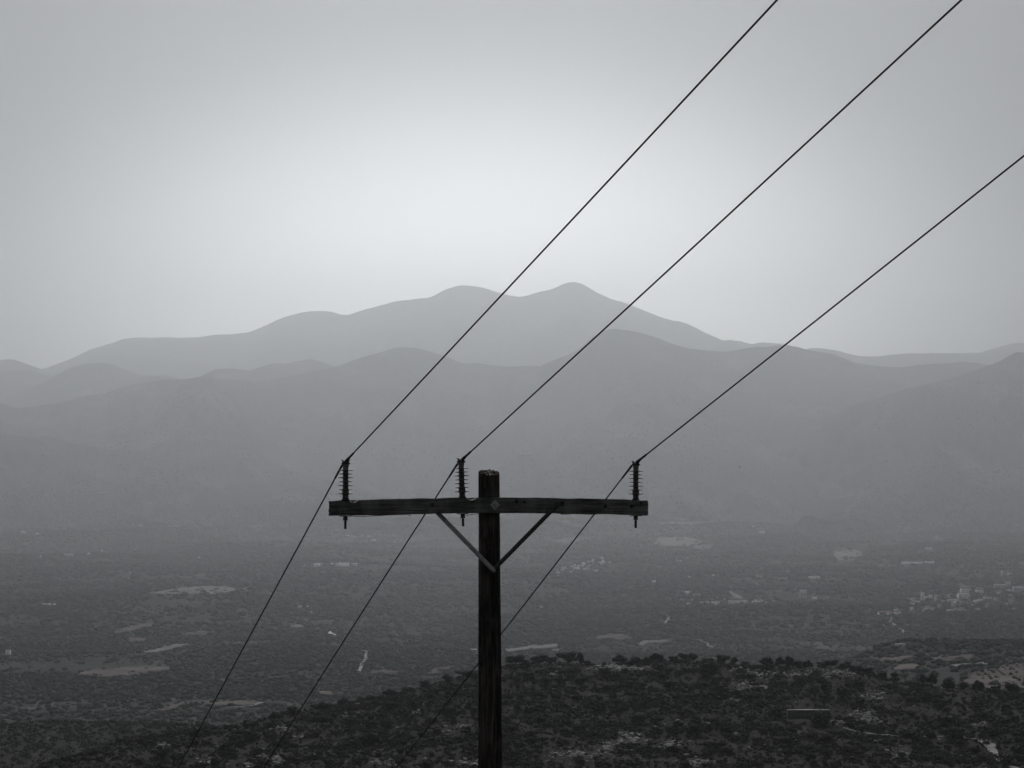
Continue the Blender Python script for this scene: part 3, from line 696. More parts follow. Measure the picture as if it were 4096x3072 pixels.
def place_tree(px, w, top, label, side, k):
    global ntree
    u, D = crest_depth(px)
    z0 = float(hill.z(np.array([u]), np.array([D]))[0])
    _, et = ray(px, top); ht = float(et) * D - z0; wd = w / F * D
    root = empty('tree', (u * D, D, z0)); tag(root, label, 'tree', 'trees along the crest of the foreground hill')
    hcr = ht * 0.97
    cr = bpy.data.objects.new('crown', crowns[k % 6]); COL.objects.link(cr); cr.parent = root
    cr.location = (0, 0, ht - hcr * 0.5); cr.scale = (wd * 0.56, wd * 0.54, hcr * 0.62); cr.rotation_euler = (0, 0, k * 1.3)
    tr = bpy.data.objects.new('trunk', trunks[k % 3]); COL.objects.link(tr); tr.parent = root
    s_ = max(0.4, ht - hcr * 0.55); tr.scale = (min(1.2, wd * 0.35),) * 2 + (s_,)
    tr.rotation_euler = (0, 0, k)
    taken.append((px, top)); ntree += 1
for i, (x, w, t_) in enumerate(right_trees):
    lab = 'tiny lone tree in the bare gap of the hill crest' if w == 22 else '%s evergreen tree, %s to the right of the pole along the hill crest' % (looks[i % 5], ords[i])
    place_tree(x, w, t_, lab, 'r', i)
for i, (x, w, t_) in enumerate(left_trees):
    place_tree(x, w, t_, '%s evergreen tree, %s to the left of the pole along the hill crest' % (looks[(i + 2) % 5], ords[i]), 'l', i + 3)

# rocky bare patches of the near hill: (px, py, half width, half height, stones)
patches = [(2480, 2672, 120, 12, 190), (2800, 2642, 38, 7, 50), (2215, 2697, 26, 6, 40), (2960, 2679, 26, 7, 40), (3020, 2700, 60, 12, 60), (2970, 2745, 70, 26, 90), (3060, 2752, 36, 8, 60), (2925, 2796, 36, 10, 70),
 (2520, 2956, 60, 34, 190), (2685, 2978, 32, 22, 70), (2440, 2990, 70, 30, 80), (3330, 2690, 130, 20, 190), (3480, 2790, 50, 22, 60), (3455, 2870, 76, 30, 150), (3350, 2890, 30, 12, 40), (3180, 2700, 60, 12, 60),
 (2300, 3020, 90, 20, 90), (1880, 3055, 70, 14, 80), (1655, 2848, 30, 10, 30), (1855, 2905, 18, 8, 30), (1436, 2813, 18, 6, 14), (640, 2990, 24, 16, 40), (820, 3052, 26, 14, 36), (1100, 3040, 70, 22, 90),
 (1125, 2912, 24, 8, 26), (1205, 2945, 20, 8, 20), (2710, 2886, 12, 6, 12), (2830, 2902, 14, 10, 14), (3520, 2795, 20, 8, 20), (3920, 2905, 60, 20, 60), (3830, 2925, 30, 12, 30), (2790, 3050, 70, 14, 50), (990, 3060, 30, 10, 30),
 (3600, 3010, 60, 20, 40), (1520, 3050, 60, 12, 40), (2420, 2660, 40, 8, 60), (3990, 2690, 30, 6, 0)]
def patch_val(px, py):
    v = np.zeros(np.shape(px))
    for x, y, a, b, n in patches: v = np.maximum(v, 1 - ((px - x) / (a * 1.1)) ** 2 - ((py - y) / (b * 1.1)) ** 2)
    return v
RV = []; RT = []; n0 = 0
V1, T1 = I1
allp = []
for x, y, a, b, n in patches:
    n = int(n * 1.2); g = rng.normal(size=(n, 2)) * 0.62; px = x + g[:, 0] * a; py = y + g[:, 1] * b; allp.append(np.column_stack([px, py]))
nsc = 420; allp.append(np.column_stack([rng.uniform(0, 4096, nsc), rng.uniform(2650, 3090, nsc)]))
A = np.vstack(allp); H = hill.hit(A[:, 0], A[:, 1]); ok = ~np.isnan(H).any(1) & (H[:, 1] < 640); H = H[ok]; A = A[ok]
for h in H:
    r = 0.12 + 0.42 * rng.random() ** 3
    W = V1 * (1 + 0.5 * (rng.random((len(V1), 1)) - 0.5)) * r * np.array([1.35, 1.1, 0.42]); a = rng.random() * 6.28
    W = W @ np.array([[math.cos(a), -math.sin(a), 0], [math.sin(a), math.cos(a), 0], [0, 0, 1]]) + h + [0, 0, r * 0.15]
    RV.append(W); RT.append(T1 + n0); n0 += len(V1)
tag(mesh_np('rubble', np.vstack(RV), np.vstack(RT), M['rock']), 'pale limestone rubble in bare patches of the dark hill', None, None, 'stuff')

# individual shrubs: the 290 that show largest
big = [(2240, 2738, 64), (2110, 2720, 60), (2290, 2700, 44), (2120, 2780, 50), (2160, 2850, 60), (2150, 2900, 56), (2330, 2740, 60), (1960, 2830, 50), (1560, 2840, 60), (1300, 2900, 70), (1120, 2990, 80),
 (2520, 2760, 60), (2840, 2700, 80), (2870, 2740, 70), (2960, 2720, 50), (3380, 2790, 70), (3435, 2795, 60), (3280, 2900, 90), (3790, 2915, 90), (3810, 2960, 90), (3640, 2965, 70), (2560, 2900, 90), (3000, 2890, 60),
 (3100, 2870, 70), (2780, 2940, 70), (3700, 2800, 60), (3760, 2830, 60), (3650, 2820, 60), (3550, 2760, 60), (640, 3030, 80), (900, 3010, 70), (780, 2950, 60), (1000, 2960, 70), (1480, 2980, 80), (1700, 2960, 70), (1800, 2860, 60)]
cand = list(big)
r3 = random.Random(11)
while len(cand) < 900:
    cand.append((r3.uniform(0, 4110), r3.uniform(2665, 3100), r3.triangular(34, 62, 40)))
C = np.array(cand); H = hill.hit(C[:, 0], C[:, 1])
cnt = 0; placed = []
for (px, py, w), h in zip(cand, H):
    if cnt >= 290: break
    if np.isnan(h).any() or h[1] > 640: continue
    if patch_val(np.array(px), np.array(py)) > 0.25: continue
    if any(abs(px - a) < (w + b) * 0.36 and abs(py - c_) < 17 for a, b, c_ in placed): continue
    if 3140 < px < 3350 and 2835 < py < 2900: continue
    placed.append((px, w, py))
    r = w / F * h[1] * 0.64
    o = bpy.data.objects.new('shrub', shrubs[cnt % 7]); COL.objects.link(o)
    o.location = (h[0], h[1], h[2] + r * 0.42); o.scale = (r * r3.uniform(0.9, 1.15), r, r * r3.uniform(0.85, 1.15)); o.rotation_euler = (0, 0, r3.uniform(0, 6.28))
    tag(o, 'dark rounded evergreen shrub among lower scrub on the foreground hill', 'shrub', 'evergreen shrubs over the foreground hill'); cnt += 1

def scatter(name, protos, P, Rr, m, label, zs=0.8, lift=0.3, kind='stuff'):
    Vs = []; Ts = []; n = 0
    k = rng.integers(0, len(protos), len(P)); th = rng.uniform(0, 6.28, len(P))
    for j, (pv, ptt) in enumerate(protos):
        s_ = np.where(k == j)[0]
        if not len(s_): continue
        c, s2 = np.cos(th[s_])[:, None], np.sin(th[s_])[:, None]
        X = pv[None, :, 0] * c - pv[None, :, 1] * s2; Y = pv[None, :, 0] * s2 + pv[None, :, 1] * c; Z = np.broadcast_to(pv[None, :, 2] * zs, X.shape)
        r = Rr[s_][:, None]
        W = np.stack([X * r + P[s_, 0:1], Y * r + P[s_, 1:2], Z * r + P[s_, 2:3] + r * lift], -1).reshape(-1, 3)
        T = (ptt[None] + (np.arange(len(s_)) * len(pv))[:, None, None]).reshape(-1, 3) + n
        Vs.append(W); Ts.append(T); n += len(W)
    return tag(mesh_np(name, np.vstack(Vs), np.vstack(Ts), m), label, None, None, kind)

# low scrub over the near hill
N = 36000
U_ = rng.uniform(-0.228, 0.228, N); Y_ = rng.uniform(385, 665, N)
Z_ = hill.z(U_, Y_); px, py = unproj(U_, Z_ / Y_)
dens = 0.72 + 0.9 * fbm(U_ * Y_ / 14, Y_ / 14, 3, 91)
keep = (patch_val(px, py) < rng.uniform(-0.15, 0.95, N)) & (rng.random(N) < dens + 0.25) & (Y_ < DCH(U_) + 12)
keep &= ~((px > 3155) & (px < 3335) & (py > 2838) & (py < 2890))
P = np.column_stack([U_ * Y_, Y_, Z_])[keep]
sz = (0.55 + 0.95 * rng.random(len(P)) ** 1.9) * np.clip(0.85 + 1.1 * fbm(P[:, 0] / 11, P[:, 1] / 11, 3, 95), 0.5, 1.4)
prot = [clump(300 + i, 64, 0.17, lobes=4, core=I1, squash=0.62, spiky=0.1) for i in range(5)]
scatter('undergrowth', prot, P, sz, M['scrub'], 'low grey scrub covering the foreground hill between the shrubs')
# scrub and bushes over the lower left hill
N = 12000
U_ = rng.uniform(-0.26, -0.02, N); Y_ = rng.uniform(640, 900, N); Z_ = hill2.z(U_, Y_)
P = np.column_stack([U_ * Y_, Y_, Z_]); sz = 0.5 + 1.5 * rng.random(N) ** 2.5
scatter('undergrowth', prot[:3], P, sz, M['scrub'], 'bushes covering the lower hill at the left')
# valley trees: nearer ones with lobes, farther ones as small clumps
lump = []
for i in range(4):
    V, T = I2; lump.append((V * (1 + 0.55 * fbm(V[:, 0] * 1.7 + i * 5, V[:, 1] * 1.7 + V[:, 2] * 2.1, 3, i)[:, None]) * [1, 1, 0.8], T))
small = []
for i in range(5):
    V, T = I1; g = np.random.default_rng(i); small.append((V * (0.75 + 0.5 * g.random((len(V), 1))) * [1, 1, 0.8], T))
def valley_pts(N, y0, y1, ulim=0.24, power=2.0):
    t = rng.random(N); Y = (y0 ** power + t * (y1 ** power - y0 ** power)) ** (1 / power); U = rng.uniform(-ulim, ulim, N)
    Z = valley.z(U, Y); px, py = unproj(U, Z / Y)
    ix = np.clip((px / 4).astype(int), 0, 1099); iy = np.clip((py / 4).astype(int), 0, 799)
    ok = ~blocked[iy, ix] | (px < 0) | (px > 4395) | (rng.random(N) < 0.14)
    d = 0.80 + 1.3 * fbm(U * Y / 150, Y / 210, 4, 93); ok &= rng.random(N) < d
    return np.column_stack([U * Y, Y, Z])[ok]
P = valley_pts(14000, 720, 1500, power=1.6)
scatter('woods', lump, P, 0.8 + 1.7 * rng.random(len(P)) ** 2.4, M['far_leaf'], 'dark trees and groves on the near valley floor')
P = valley_pts(42000, 1400, 2700, power=1.3)
scatter('woods', small, P, 0.9 + 2.0 * rng.random(len(P)) ** 2.2, M['far_leaf'], 'small olive trees covering the lower valley')
P = valley_pts(120000, 2500, 12000, power=0.85); P = P[rng.random(len(P)) > (P[:, 1] - 6000) / 6500]
scatter('woods', small, P, (1.3 + 2.6 * rng.random(len(P)) ** 2) * (0.8 + P[:, 1] / 5500), M['far_leaf'], 'olive groves and woods spread across the hazy valley')
# trees on the mountain flanks (ridges 5-10: the middle and nearer ones)
PT = []
for k, cnt_ in ((6, 13000), (7, 13000), (8, 8000), (9, 15000), (10, 15000)):
    RU, RY, RZ, RT_ = RIDGES[k]; sel = np.argwhere((RT_ < -0.02) & (np.abs(RU) < 0.23)); sel = sel[rng.integers(0, len(sel), cnt_ * 2)]
    a_i, b_i = sel[:, 0], sel[:, 1]; a2 = np.minimum(a_i + 1, RU.shape[0] - 1); b2 = np.minimum(b_i + 1, RU.shape[1] - 1); fa = rng.random(len(sel)); fb = rng.random(len(sel))
    def bl(Q): return (Q[a_i, b_i] * (1 - fa) + Q[a2, b_i] * fa) * (1 - fb) + (Q[a_i, b2] * (1 - fa) + Q[a2, b2] * fa) * fb
    u_, y_, z_ = bl(RU), bl(RY), bl(RZ); t_ = -bl(RT_)
    kk = rng.random(len(sel)) < (0.12 + 1.4 * t_ ** 1.5) * (0.6 + 1.6 * fbm(u_ * y_ / 320, y_ / 320, 3, 97)); PT.append(np.column_stack([u_ * y_, y_, z_])[kk])
P = np.vstack(PT)
scatter('woods', small, P, 2.2 + 3.6 * rng.random(len(P)) ** 2, M['far_leaf'], 'maquis and trees dotting the hazy mountain flanks')
# planted rows at the right edge
rows = []
for a in range(11):
    x0 = 3858 + a * 32
    for b in range(15):
        t = b / 14; rows.append((x0 + t * 120 + rng.normal() * 2, 2655 + t * 105 + rng.normal() * 1.2))
rows = np.array(rows); _k = inside(rows[:, 0], rows[:, 1], fields[-1][0]); H = valley.hit(rows[_k, 0], rows[_k, 1]); H = H[~np.isnan(H).any(1)]
row_me = [mesh_only('tree', *clump(400 + i, 60, 0.2, lobes=4, core=I1), M['far_leaf']) for i in range(3)]
for i, h in enumerate(H):
    if r3.random() < 0.13: continue
    o = bpy.data.objects.new('tree', row_me[i % 3]); COL.objects.link(o); r = r3.uniform(0.8, 1.7)
    o.location = (h[0], h[1], h[2] + r * 0.6); o.scale = (r, r, r * 0.85); o.rotation_euler = (0, 0, i)
    tag(o, 'small round tree in the planted rows at the right edge', 'tree', 'trees planted in rows at the right edge')

# concrete cistern on the near hill
A0 = hill.hit([3166], [2880])[0]; A1 = hill.hit([3332], [2880])[0]
cx, cy = (A0[0] + A1[0]) / 2, A0[1] + 4; wd = 168 / F * A0[1] / 2
_, e_top = ray(3250, 2846); zt = float(e_top) * (cy - 3)
root = empty('water_tank', (cx, cy, A0[2])); tag(root, 'long low concrete water tank with a pale top edge on the right of the hill', 'water tank')
zt -= A0[2]
for c_, h_ in (((0, -1.0, zt / 2 - 1), (wd, 0.12, zt / 2 + 1)), ((0, 1.0, zt / 2 - 1), (wd, 0.12, zt / 2 + 1)), ((-wd + 0.12, 0, zt / 2 - 1), (0.12, 0.877, zt / 2 + 1)), ((wd - 0.12, 0, zt / 2 - 1), (0.12, 0.877, zt / 2 + 1))):
    MB().box(c_, h_).build('wall', M['concrete'], root)
MB().box((0, 0, zt + 0.063), (wd + 0.08, 1.2, 0.06)).build('cover', M['cap'], root)

# smoke over the factory
def smoke():
    H = valley.hit([2985], [2404])[0]; k = H[1] / F
    V, T = I3; W = V.copy(); t = (W[:, 2] + 1) / 2
    W = W * np.array([16, 10, 20]) * k * (0.55 + 0.75 * t)[:, None]
    W[:, 0] -= t * 62 * k; W[:, 2] += 16 * k
    W += fbm(V[:, 0] * 2, V[:, 1] * 2 + V[:, 2] * 2, 3, 4)[:, None] * V * 9 * k
    o = mesh_np('smoke', W, T, M['smoke'], smooth=True); o.location = H; tag(o, 'thin pale smoke drifting left from the factory', None, None, 'stuff')
m = bpy.data.materials.new('smoke'); m.use_nodes = True; nt = m.node_tree; nt.nodes.remove(nt.nodes['Principled BSDF'])
pv = nt.nodes.new('ShaderNodeVolumePrincipled'); pv.inputs['Color'].default_value = (0.95, 0.95, 0.95, 1); pv.inputs['Density'].default_value = 0.035; pv.inputs['Anisotropy'].default_value = 0.5
nt.links.new(pv.outputs[0], nt.nodes['Material Output'].inputs['Volume']); M['smoke'] = m
smoke()

# ------------------------------------------------------------------ the utility pole
PSI = math.radians(15)
ax = Vector((math.cos(PSI), math.sin(PSI), 0)); nf = Vector((math.sin(PSI), -math.cos(PSI), 0)); zz = Vector((0, 0, 1))
Y0 = 17.9
K = Y0 / F
axis0 = pt(1957, 2023, Y0)                       # pole axis at crossarm height
Rl = Matrix((ax, -nf, zz)).transposed()          # local x along arm, y away from the viewer, z up
def loc(px, py, off):
    """local (x, z) of the photo pixel on the plane whose outward offset is off"""
    u, e = ray(px, py); u = float(u); e = float(e)
    # point = axis0 + s*ax + off*nf ; x/y = u
    bx_, by_ = axis0.x + off * nf.x, axis0.y + off * nf.y
    s = (u * by_ - bx_) / (ax.x - u * ax.y)
    return s, e * (by_ + s * ax.y) - axis0.z
pole = empty('utility_pole', axis0); pole.rotation_euler = (0, 0, PSI)
tag(pole, 'weathered wooden utility pole with a crossarm carrying three insulators', 'utility pole')
r_top = 42.5 * K; 
# shaft
nseg, nring = 120, 620
zb = slope_z(np.array(axis0.x), np.array(axis0.y)) - 0.8 - axis0.z
ztop = float(ray(1957, 1890)[1]) * Y0 - axis0.z
zs_ = np.concatenate([np.linspace(zb, -2.3, 60), np.linspace(-2.3, ztop, nring)[1:]])
a_ = np.arange(nseg) * 2 * np.pi / nseg
Zg, Ag = np.meshgrid(zs_, a_, indexing='ij')
r0 = np.interp(Zg, [-8, -2.1, ztop], [0.125, 48.5 * K, 42.3 * K])
fis = np.minimum(0, ridged(Ag * 9 / 1.0, Zg * 0.55, 4, 5) * 0 + fbm(np.cos(Ag) * 7 + 20, np.sin(Ag) * 7 + Zg * 0.35, 4, 7) + 0.05)
rr_ = r0 + fbm(np.cos(Ag) * 1.5, np.sin(Ag) * 1.5 + Zg * 1.3, 3, 9) * 0.006 + fis * 0.016 + fbm(Ag * 20, Zg * 30, 2, 11) * 0.0012
# knots pressed into the front: (px, py, half width px, half height px)
for kx, ky, ka, kb, dp in ((1938, 2168, 8, 13, 0.02), (1951, 2500, 8, 10, 0.012), (1928, 2660, 6, 14, 0.015), (1975, 2400, 4, 8, 0.006), (1945, 2900, 6, 8, 0.01)):
    s, z_ = loc(kx, ky, 0.08); ang = math.atan2(-math.sqrt(max(0.001, 0.085 ** 2 - min(abs(s), 0.08) ** 2)), s)
    dA = np.angle(np.exp(1j * (Ag - ang))) * 0.085; q = (dA / (ka * K)) ** 2 + ((Zg - z_) / (kb * K)) ** 2
    rr_ -= dp * np.exp(-q ** 2) - 0.004 * np.exp(-(np.sqrt(q) - 1.5) ** 2 * 4)
lean = -(Zg) * (-4.5 * K / 2.0)
X = rr_ * np.cos(Ag) - lean * 1.0; Yp = rr_ * np.sin(Ag)
# slanted, splintered top
dz = np.where(Zg > ztop - 0.25, (Zg - (ztop - 0.25)) / 0.25, 0)
tilt = (Yp * 0.26 + 0.012) * 1.0
Zp = Zg + dz * (tilt - 0.012 + fbm(np.cos(Ag) * 9, np.sin(Ag) * 9, 3, 3) * 0.012)
V = np.stack([X, Yp, Zp], -1).reshape(-1, 3); m_ = len(zs_)
i = np.arange(m_ - 1)[:, None] * nseg + np.arange(nseg)[None]; j = np.arange(m_ - 1)[:, None] * nseg + (np.arange(nseg)[None] + 1) % nseg
q = np.stack([i, j, j + nseg, i + nseg], -1).reshape(-1, 4)
shaft = mesh_np('pole_shaft', V, q, [M['pole']], pole, smooth=True)
# top end grain
ring = V[-nseg:]; c = ring.mean(0); VV = [ring]; 
for f in (0.85, 0.65, 0.45, 0.25, 0.1): VV.append(c + (ring - c) * f + np.column_stack([np.zeros((nseg, 2)), fbm(ring[:, 0] * f * 60, ring[:, 1] * f * 60, 3, 2) * 0.02]))
VV = np.vstack(VV + [c[None]]); q = []; 
for k in range(5):
    for j_ in range(nseg): q.append([k * nseg + j_, k * nseg + (j_ + 1) % nseg, (k + 1) * nseg + (j_ + 1) % nseg, (k + 1) * nseg + j_])
t_ = [[5 * nseg + j_, 5 * nseg + (j_ + 1) % nseg, 6 * nseg] for j_ in range(nseg)]
mesh_np('cut_top', VV, [np.array(q), np.array(t_)], M['endgrain'], pole)

# crossarm: profile traced top/bottom along its length, with holes and chipped edges
OFF_B = 0.070; OFF_F = 0.162; OFF_C = (OFF_B + OFF_F) / 2
xl, _ = loc(1324, 2030, OFF_F); xr, _ = loc(2593, 2030, OFF_F)
topk = [(1324, 2004), (1345, 2003), (1382, 2001), (1430, 2000), (1500, 1998), (1600, 1996), (1740, 1993), (1850, 1991.5), (1960, 1990), (2100, 1991), (2250, 1993), (2400, 1996), (2520, 2000), (2593, 2003)]
botk = [(1324, 2063), (1400, 2062), (1500, 2060), (1650, 2057), (1850, 2053), (2000, 2052), (2150, 2053), (2300, 2055), (2450, 2058), (2540, 2061), (2585, 2063), (2593, 2061)]
tk = np.array([loc(x, y, OFF_F) for x, y in topk]); bk = np.array([loc(x, y, OFF_F) for x, y in botk])
nx_, nz_, ny_ = 900, 46, 8
xs = np.linspace(xl, xr, nx_)
zt_ = np.interp(xs, tk[:, 0], tk[:, 1]) + fbm(xs * 9, xs * 0, 3, 41) * 0.004; zb_ = np.interp(xs, bk[:, 0], bk[:, 1]) + fbm(xs * 7, xs * 0 + 5, 3, 42) * 0.004
chips = [(1400, 25, 0.014, 1), (1420, 12, 0.010, 1), (1888, 16, 0.018, 1), (1430, 18, 0.012, 0), (2585, 12, 0.008, 0)]
per = []                                                # perimeter param: front (nz_), top (ny_), back, bottom
def prm():
    out = []
    for k in range(nz_): out.append((0, k / nz_))        # front, bottom -> top
    for k in range(ny_): out.append((1, k / ny_))        # top, front -> back
    for k in range(10): out.append((2, k / 10))
    for k in range(ny_): out.append((3, k / ny_))
    return out
per = prm(); NP = len(per)
VA = np.zeros((nx_, NP, 3))
holes = [(2066, 2008, 6), (2248, 2016, 7.5), (2422, 2026, 6.5), (2528, 2027, 7), (2564, 2016, 4.5), (2097, 2009, 4), (1755, 2072 - 40 + 20, 3), (1890, 2000, 9)]
hl = [(loc(x, y, OFF_F), r * K) for x, y, r in holes]
for k, (sd, t) in enumerate(per):
    rv = 0.004
    if sd == 0: z = zb_ + (zt_ - zb_) * t; y = np.full(nx_, -OFF_F)
    elif sd == 1: z = zt_.copy(); y = np.full(nx_, -OFF_F + (OFF_F - OFF_B) * t)
    elif sd == 2: z = zt_ + (zb_ - zt_) * t; y = np.full(nx_, -OFF_B)
    else: z = zb_.copy(); y = np.full(nx_, -OFF_B - (OFF_F - OFF_B) * t)
    if sd == 0:
        y = y + fbm(xs * 6, z * 110, 4, 43) * 0.0035
        if t < 0.04 or t > 0.96: y = y + rv
        for (hx, hz), hr in hl:
            q_ = ((xs - hx) / hr) ** 2 + ((z - hz) / hr) ** 2; y = y + 0.035 * np.exp(-q_ ** 3)
    if sd in (0, 1):
        for cx_, cw, cd, up_ in chips:
            sx, _z = loc(cx_, 2030, OFF_F)
            if up_ and (sd == 1 and t < 0.5 or sd == 0 and t > 0.85): z = z - cd * np.exp(-((xs - sx) / (cw * K)) ** 4) * (1 - (t if sd == 1 else 0))
            if not up_ and sd == 0 and t < 0.15: z = z + cd * np.exp(-((xs - sx) / (cw * K)) ** 4)
    VA[:, k] = np.column_stack([xs + (fbm(z * 60, y * 60, 2, 44) * 0.006) * (np.arange(nx_) < 3) + (fbm(z * 90 + 4, y * 60, 3, 45) * 0.008) * (np.arange(nx_) > nx_ - 4), y, z])
i = np.arange(nx_ - 1)[:, None] * NP + np.arange(NP)[None]; j = np.arange(nx_ - 1)[:, None] * NP + (np.arange(NP)[None] + 1) % NP
q = np.stack([i, i + NP, j + NP, j], -1).reshape(-1, 4)
Vv = VA.reshape(-1, 3); nv = len(Vv); Vv = np.vstack([Vv, VA[0].mean(0), VA[-1].mean(0)])
t_ = [[nv, j_, (j_ + 1) % NP] for j_ in range(NP)] + [[nv + 1, (nx_ - 1) * NP + (j_ + 1) % NP, (nx_ - 1) * NP + j_] for j_ in range(NP)]
arm = mesh_np('crossarm', Vv, [q, np.array(t_)], M['arm'], pole)
arm.data.polygons.foreach_set('use_smooth', np.zeros(len(arm.data.polygons), bool))
# through bolt with a square washer turned on its corner
RY = Matrix.Rotation(math.radians(90), 3, 'X')          # lathe axis z -> -y
RYn = np.array(Matrix.Rotation(math.radians(90), 3, 'X'))
def bolt(px, py, off, half, name, diamond=True, mt='steel'):
    x, z = loc(px, py, off); Rm = np.array(Matrix.Rotation(math.radians(45 if diamond else 8), 3, 'Y'))
    w = MB(); n = 9; g = np.linspace(-1, 1, n); GX_, GZ_ = np.meshgrid(g, g, indexing='ij')
    dish = -0.002 * (1 - GX_ ** 2) * (1 - GZ_ ** 2)
    Fv = np.stack([GX_ * half, dish - 0.0025, GZ_ * half], -1).reshape(-1, 3); Bv = Fv.copy(); Bv[:, 1] = 0.0025
    ii = (np.arange(n - 1)[:, None] * n + np.arange(n - 1)[None])
    qf = np.stack([ii, ii + n, ii + n + 1, ii + 1], -1).reshape(-1, 4); w.add(np.vstack([Fv, Bv]) @ Rm.T, np.vstack([qf, qf[:, ::-1] + n * n]))
    edge = [k for k in range(n)] + [k * n + n - 1 for k in range(1, n)] + [(n - 1) * n + k for k in range(n - 2, -1, -1)] + [k * n for k in range(n - 2, 0, -1)]
    w.add(np.vstack([Fv, Bv]) @ Rm.T, [[edge[k], edge[(k + 1) % len(edge)], edge[(k + 1) % len(edge)] + n * n, edge[k] + n * n] for k in range(len(edge))])
    o = w.build('washer', M[mt], arm); o.location = (x, -off - 0.0045, z)
    h = MB().lathe([(half * 0.36, 0), (half * 0.36, 0.011), (half * 0.30, 0.013)], n=6, R=RYn); h.lathe([(half * 0.2, 0.013), (half * 0.2, 0.022), (half * 0.16, 0.024)], n=12, R=RYn)
    o2 = h.build('bolt', M[mt], arm); o2.location = (x, -off - 0.008, z)
bolt(1979, 2019.5, OFF_F, 14.4 * K, 'bolt')
bolt(1729, 2020, OFF_F, 8 * K, 'bolt', False, 'dark_steel')
bolt(2228, 2018, OFF_F + 0.008, 8 * K, 'bolt', False, 'dark_steel')

# flat braces
def strap(p0, p1, w, th, name='brace'):
    p0 = Vector(p0); p1 = Vector(p1); d = (p1 - p0); Ln = d.length; d.normalize()
    side = Vector((0, 1, 0)).cross(d).normalized(); nrm = d.cross(side).normalized()
    V = []; n = 40
    for k in range(n + 1):
        t = k / n; c_ = p0 + d * (Ln * t); e = 1.0 if 0.02 < t < 0.98 else 0.72
        for a, b in ((-1, -1), (1, -1), (1, 1), (-1, 1)): V.append(list(c_ + side * (w / 2 * e * a) + nrm * (th / 2 * b)))
    q = [[k * 4 + a, k * 4 + (a + 1) % 4, k * 4 + 4 + (a + 1) % 4, k * 4 + 4 + a] for k in range(n) for a in range(4)] + [[0, 3, 2, 1], [n * 4, n * 4 + 1, n * 4 + 2, n * 4 + 3]]
    return MB().add(V, q)
x0, z0 = loc(1722, 2022, OFF_B - 0.006); x1, z1 = loc(1978, 2287, 0.098)
b1 = strap((x0, -OFF_B + 0.008, z0), (x1, -0.112, z1), 17.5 * K, 0.006).build('brace', M['steel'], pole)
x0, z0 = loc(2236, 2012, OFF_F + 0.004); x1b, z1b = loc(1968, 2284, 0.092)
b2 = strap((x0, -OFF_F - 0.006, z0), (x1b, -0.098, z1b), 17.0 * K, 0.006).build('brace', M['dark_steel'], pole)
xb, zb2 = loc(1969, 2277, 0.105)
o = MB().lathe([(0.012, 0), (0.012, 0.008), (0.009, 0.011)], n=6, R=RYn).build('bolt', M['steel'], b1); o.location = (xb, -0.115, zb2)

# insulators
def insulator(px, ybase, lean, ys_scale=1.0):
    x, z = loc(px, ybase, OFF_C)
    k = K * ys_scale
    prof = [(9.5, 0), (9.5, 7), (11.5, 10), (11.5, 20), (13.5, 22)]
    def shed(z_, R_, c0, c1): return [(c0, z_ - 2.6), (R_ * 0.6, z_ - 1.7), (R_ - .8, z_ - 1.25), (R_, z_ - 0.1), (R_ - .8, z_ + 1.1), (R_ * 0.55, z_ + 2.0), (c1, z_ + 3.8)]
    prof += shed(25, 30, 13.8, 13.5) + shed(41, 26, 13.2, 10.6) + shed(57, 30, 10.4, 10.5) + shed(72, 26, 10.4, 10.5) + shed(88, 30, 10.4, 10.5) + shed(102.5, 26, 10.4, 10.5) + shed(117, 30, 10.4, 10.8)
    prof += [(10.8, 128), (12, 134), (12.2, 139), (11, 141)]
    prof = [(a * k, b * k) for a, b in prof]
    o = MB().lathe(prof, n=40).build('insulator', M['porcelain'], pole, smooth=True)
    o.location = (x, -OFF_C, z); o.rotation_euler = (0, math.radians(lean), 0)
    MB().lathe([(16 * k, -0.5 * k), (16.5 * k, 1 * k), (16 * k, 3.4 * k), (13 * k, 4.2 * k), (12.2 * k, 9 * k)], n=32).build('base_fitting', M['dark_steel'], o, smooth=True)
    cl = MB(); cl.lathe([(11.5 * k, 140 * k), (14 * k, 141 * k), (14.5 * k, 146 * k), (13.5 * k, 150 * k), (12 * k, 151 * k)], n=24)
    cl.lathe([(3 * k, -17 * k), (3.4 * k, -14 * k), (2.0 * k, 0), (3.2 * k, 14 * k), (2.6 * k, 18 * k)], c=(0, 0, 143 * k), n=10, R=np.array(Matrix.Rotation(math.radians(90), 3, 'Y')))
    for s_ in (-1, 1):
        cl.box((s_ * 11.5 * k, 0, 153 * k), (2.2 * k, 5 * k, 4 * k), np.array(Matrix.Rotation(math.radians(s_ * 18), 3, 'Y')))
        cl.box((s_ * 14.2 * k, 0, 157 * k), (4 * k, 4.6 * k, 0.9 * k), np.array(Matrix.Rotation(math.radians(-s_ * 8), 3, 'Y')))
        cl.box((s_ * 6 * k, -5 * k, 151.5 * k), (4 * k, 1.6 * k, 2.2 * k))
    cl.build('clamp', M['dark_steel'], o)
    th = -(60 * k)
    MB().box((0, 0, th - 2.2 * k), (20 * k, 20 * k, 1.4 * k)).build('washer', M['dark_steel'], o)
    MB().lathe([(9 * k, th - 16 * k), (9 * k, th - 3.7 * k)], n=6).lathe([(10.3 * k, th - 19 * k), (10.3 * k, th - 16.1 * k)], n=6).build('nut', M['dark_steel'], o)
    st = MB(); pr = []
    for q_ in range(38): pr.append(((5.3 if q_ % 2 else 4.7) * k, th - (52 - q_ * 0.88) * k))
    st.lathe(pr, n=16).build('stud', M['dark_steel'], o)
    return o, (x, z, k)
ins = [insulator(1382, 2001, 0.2), insulator(1849, 1992, -1.9), insulator(2543, 2001, 0.3)]
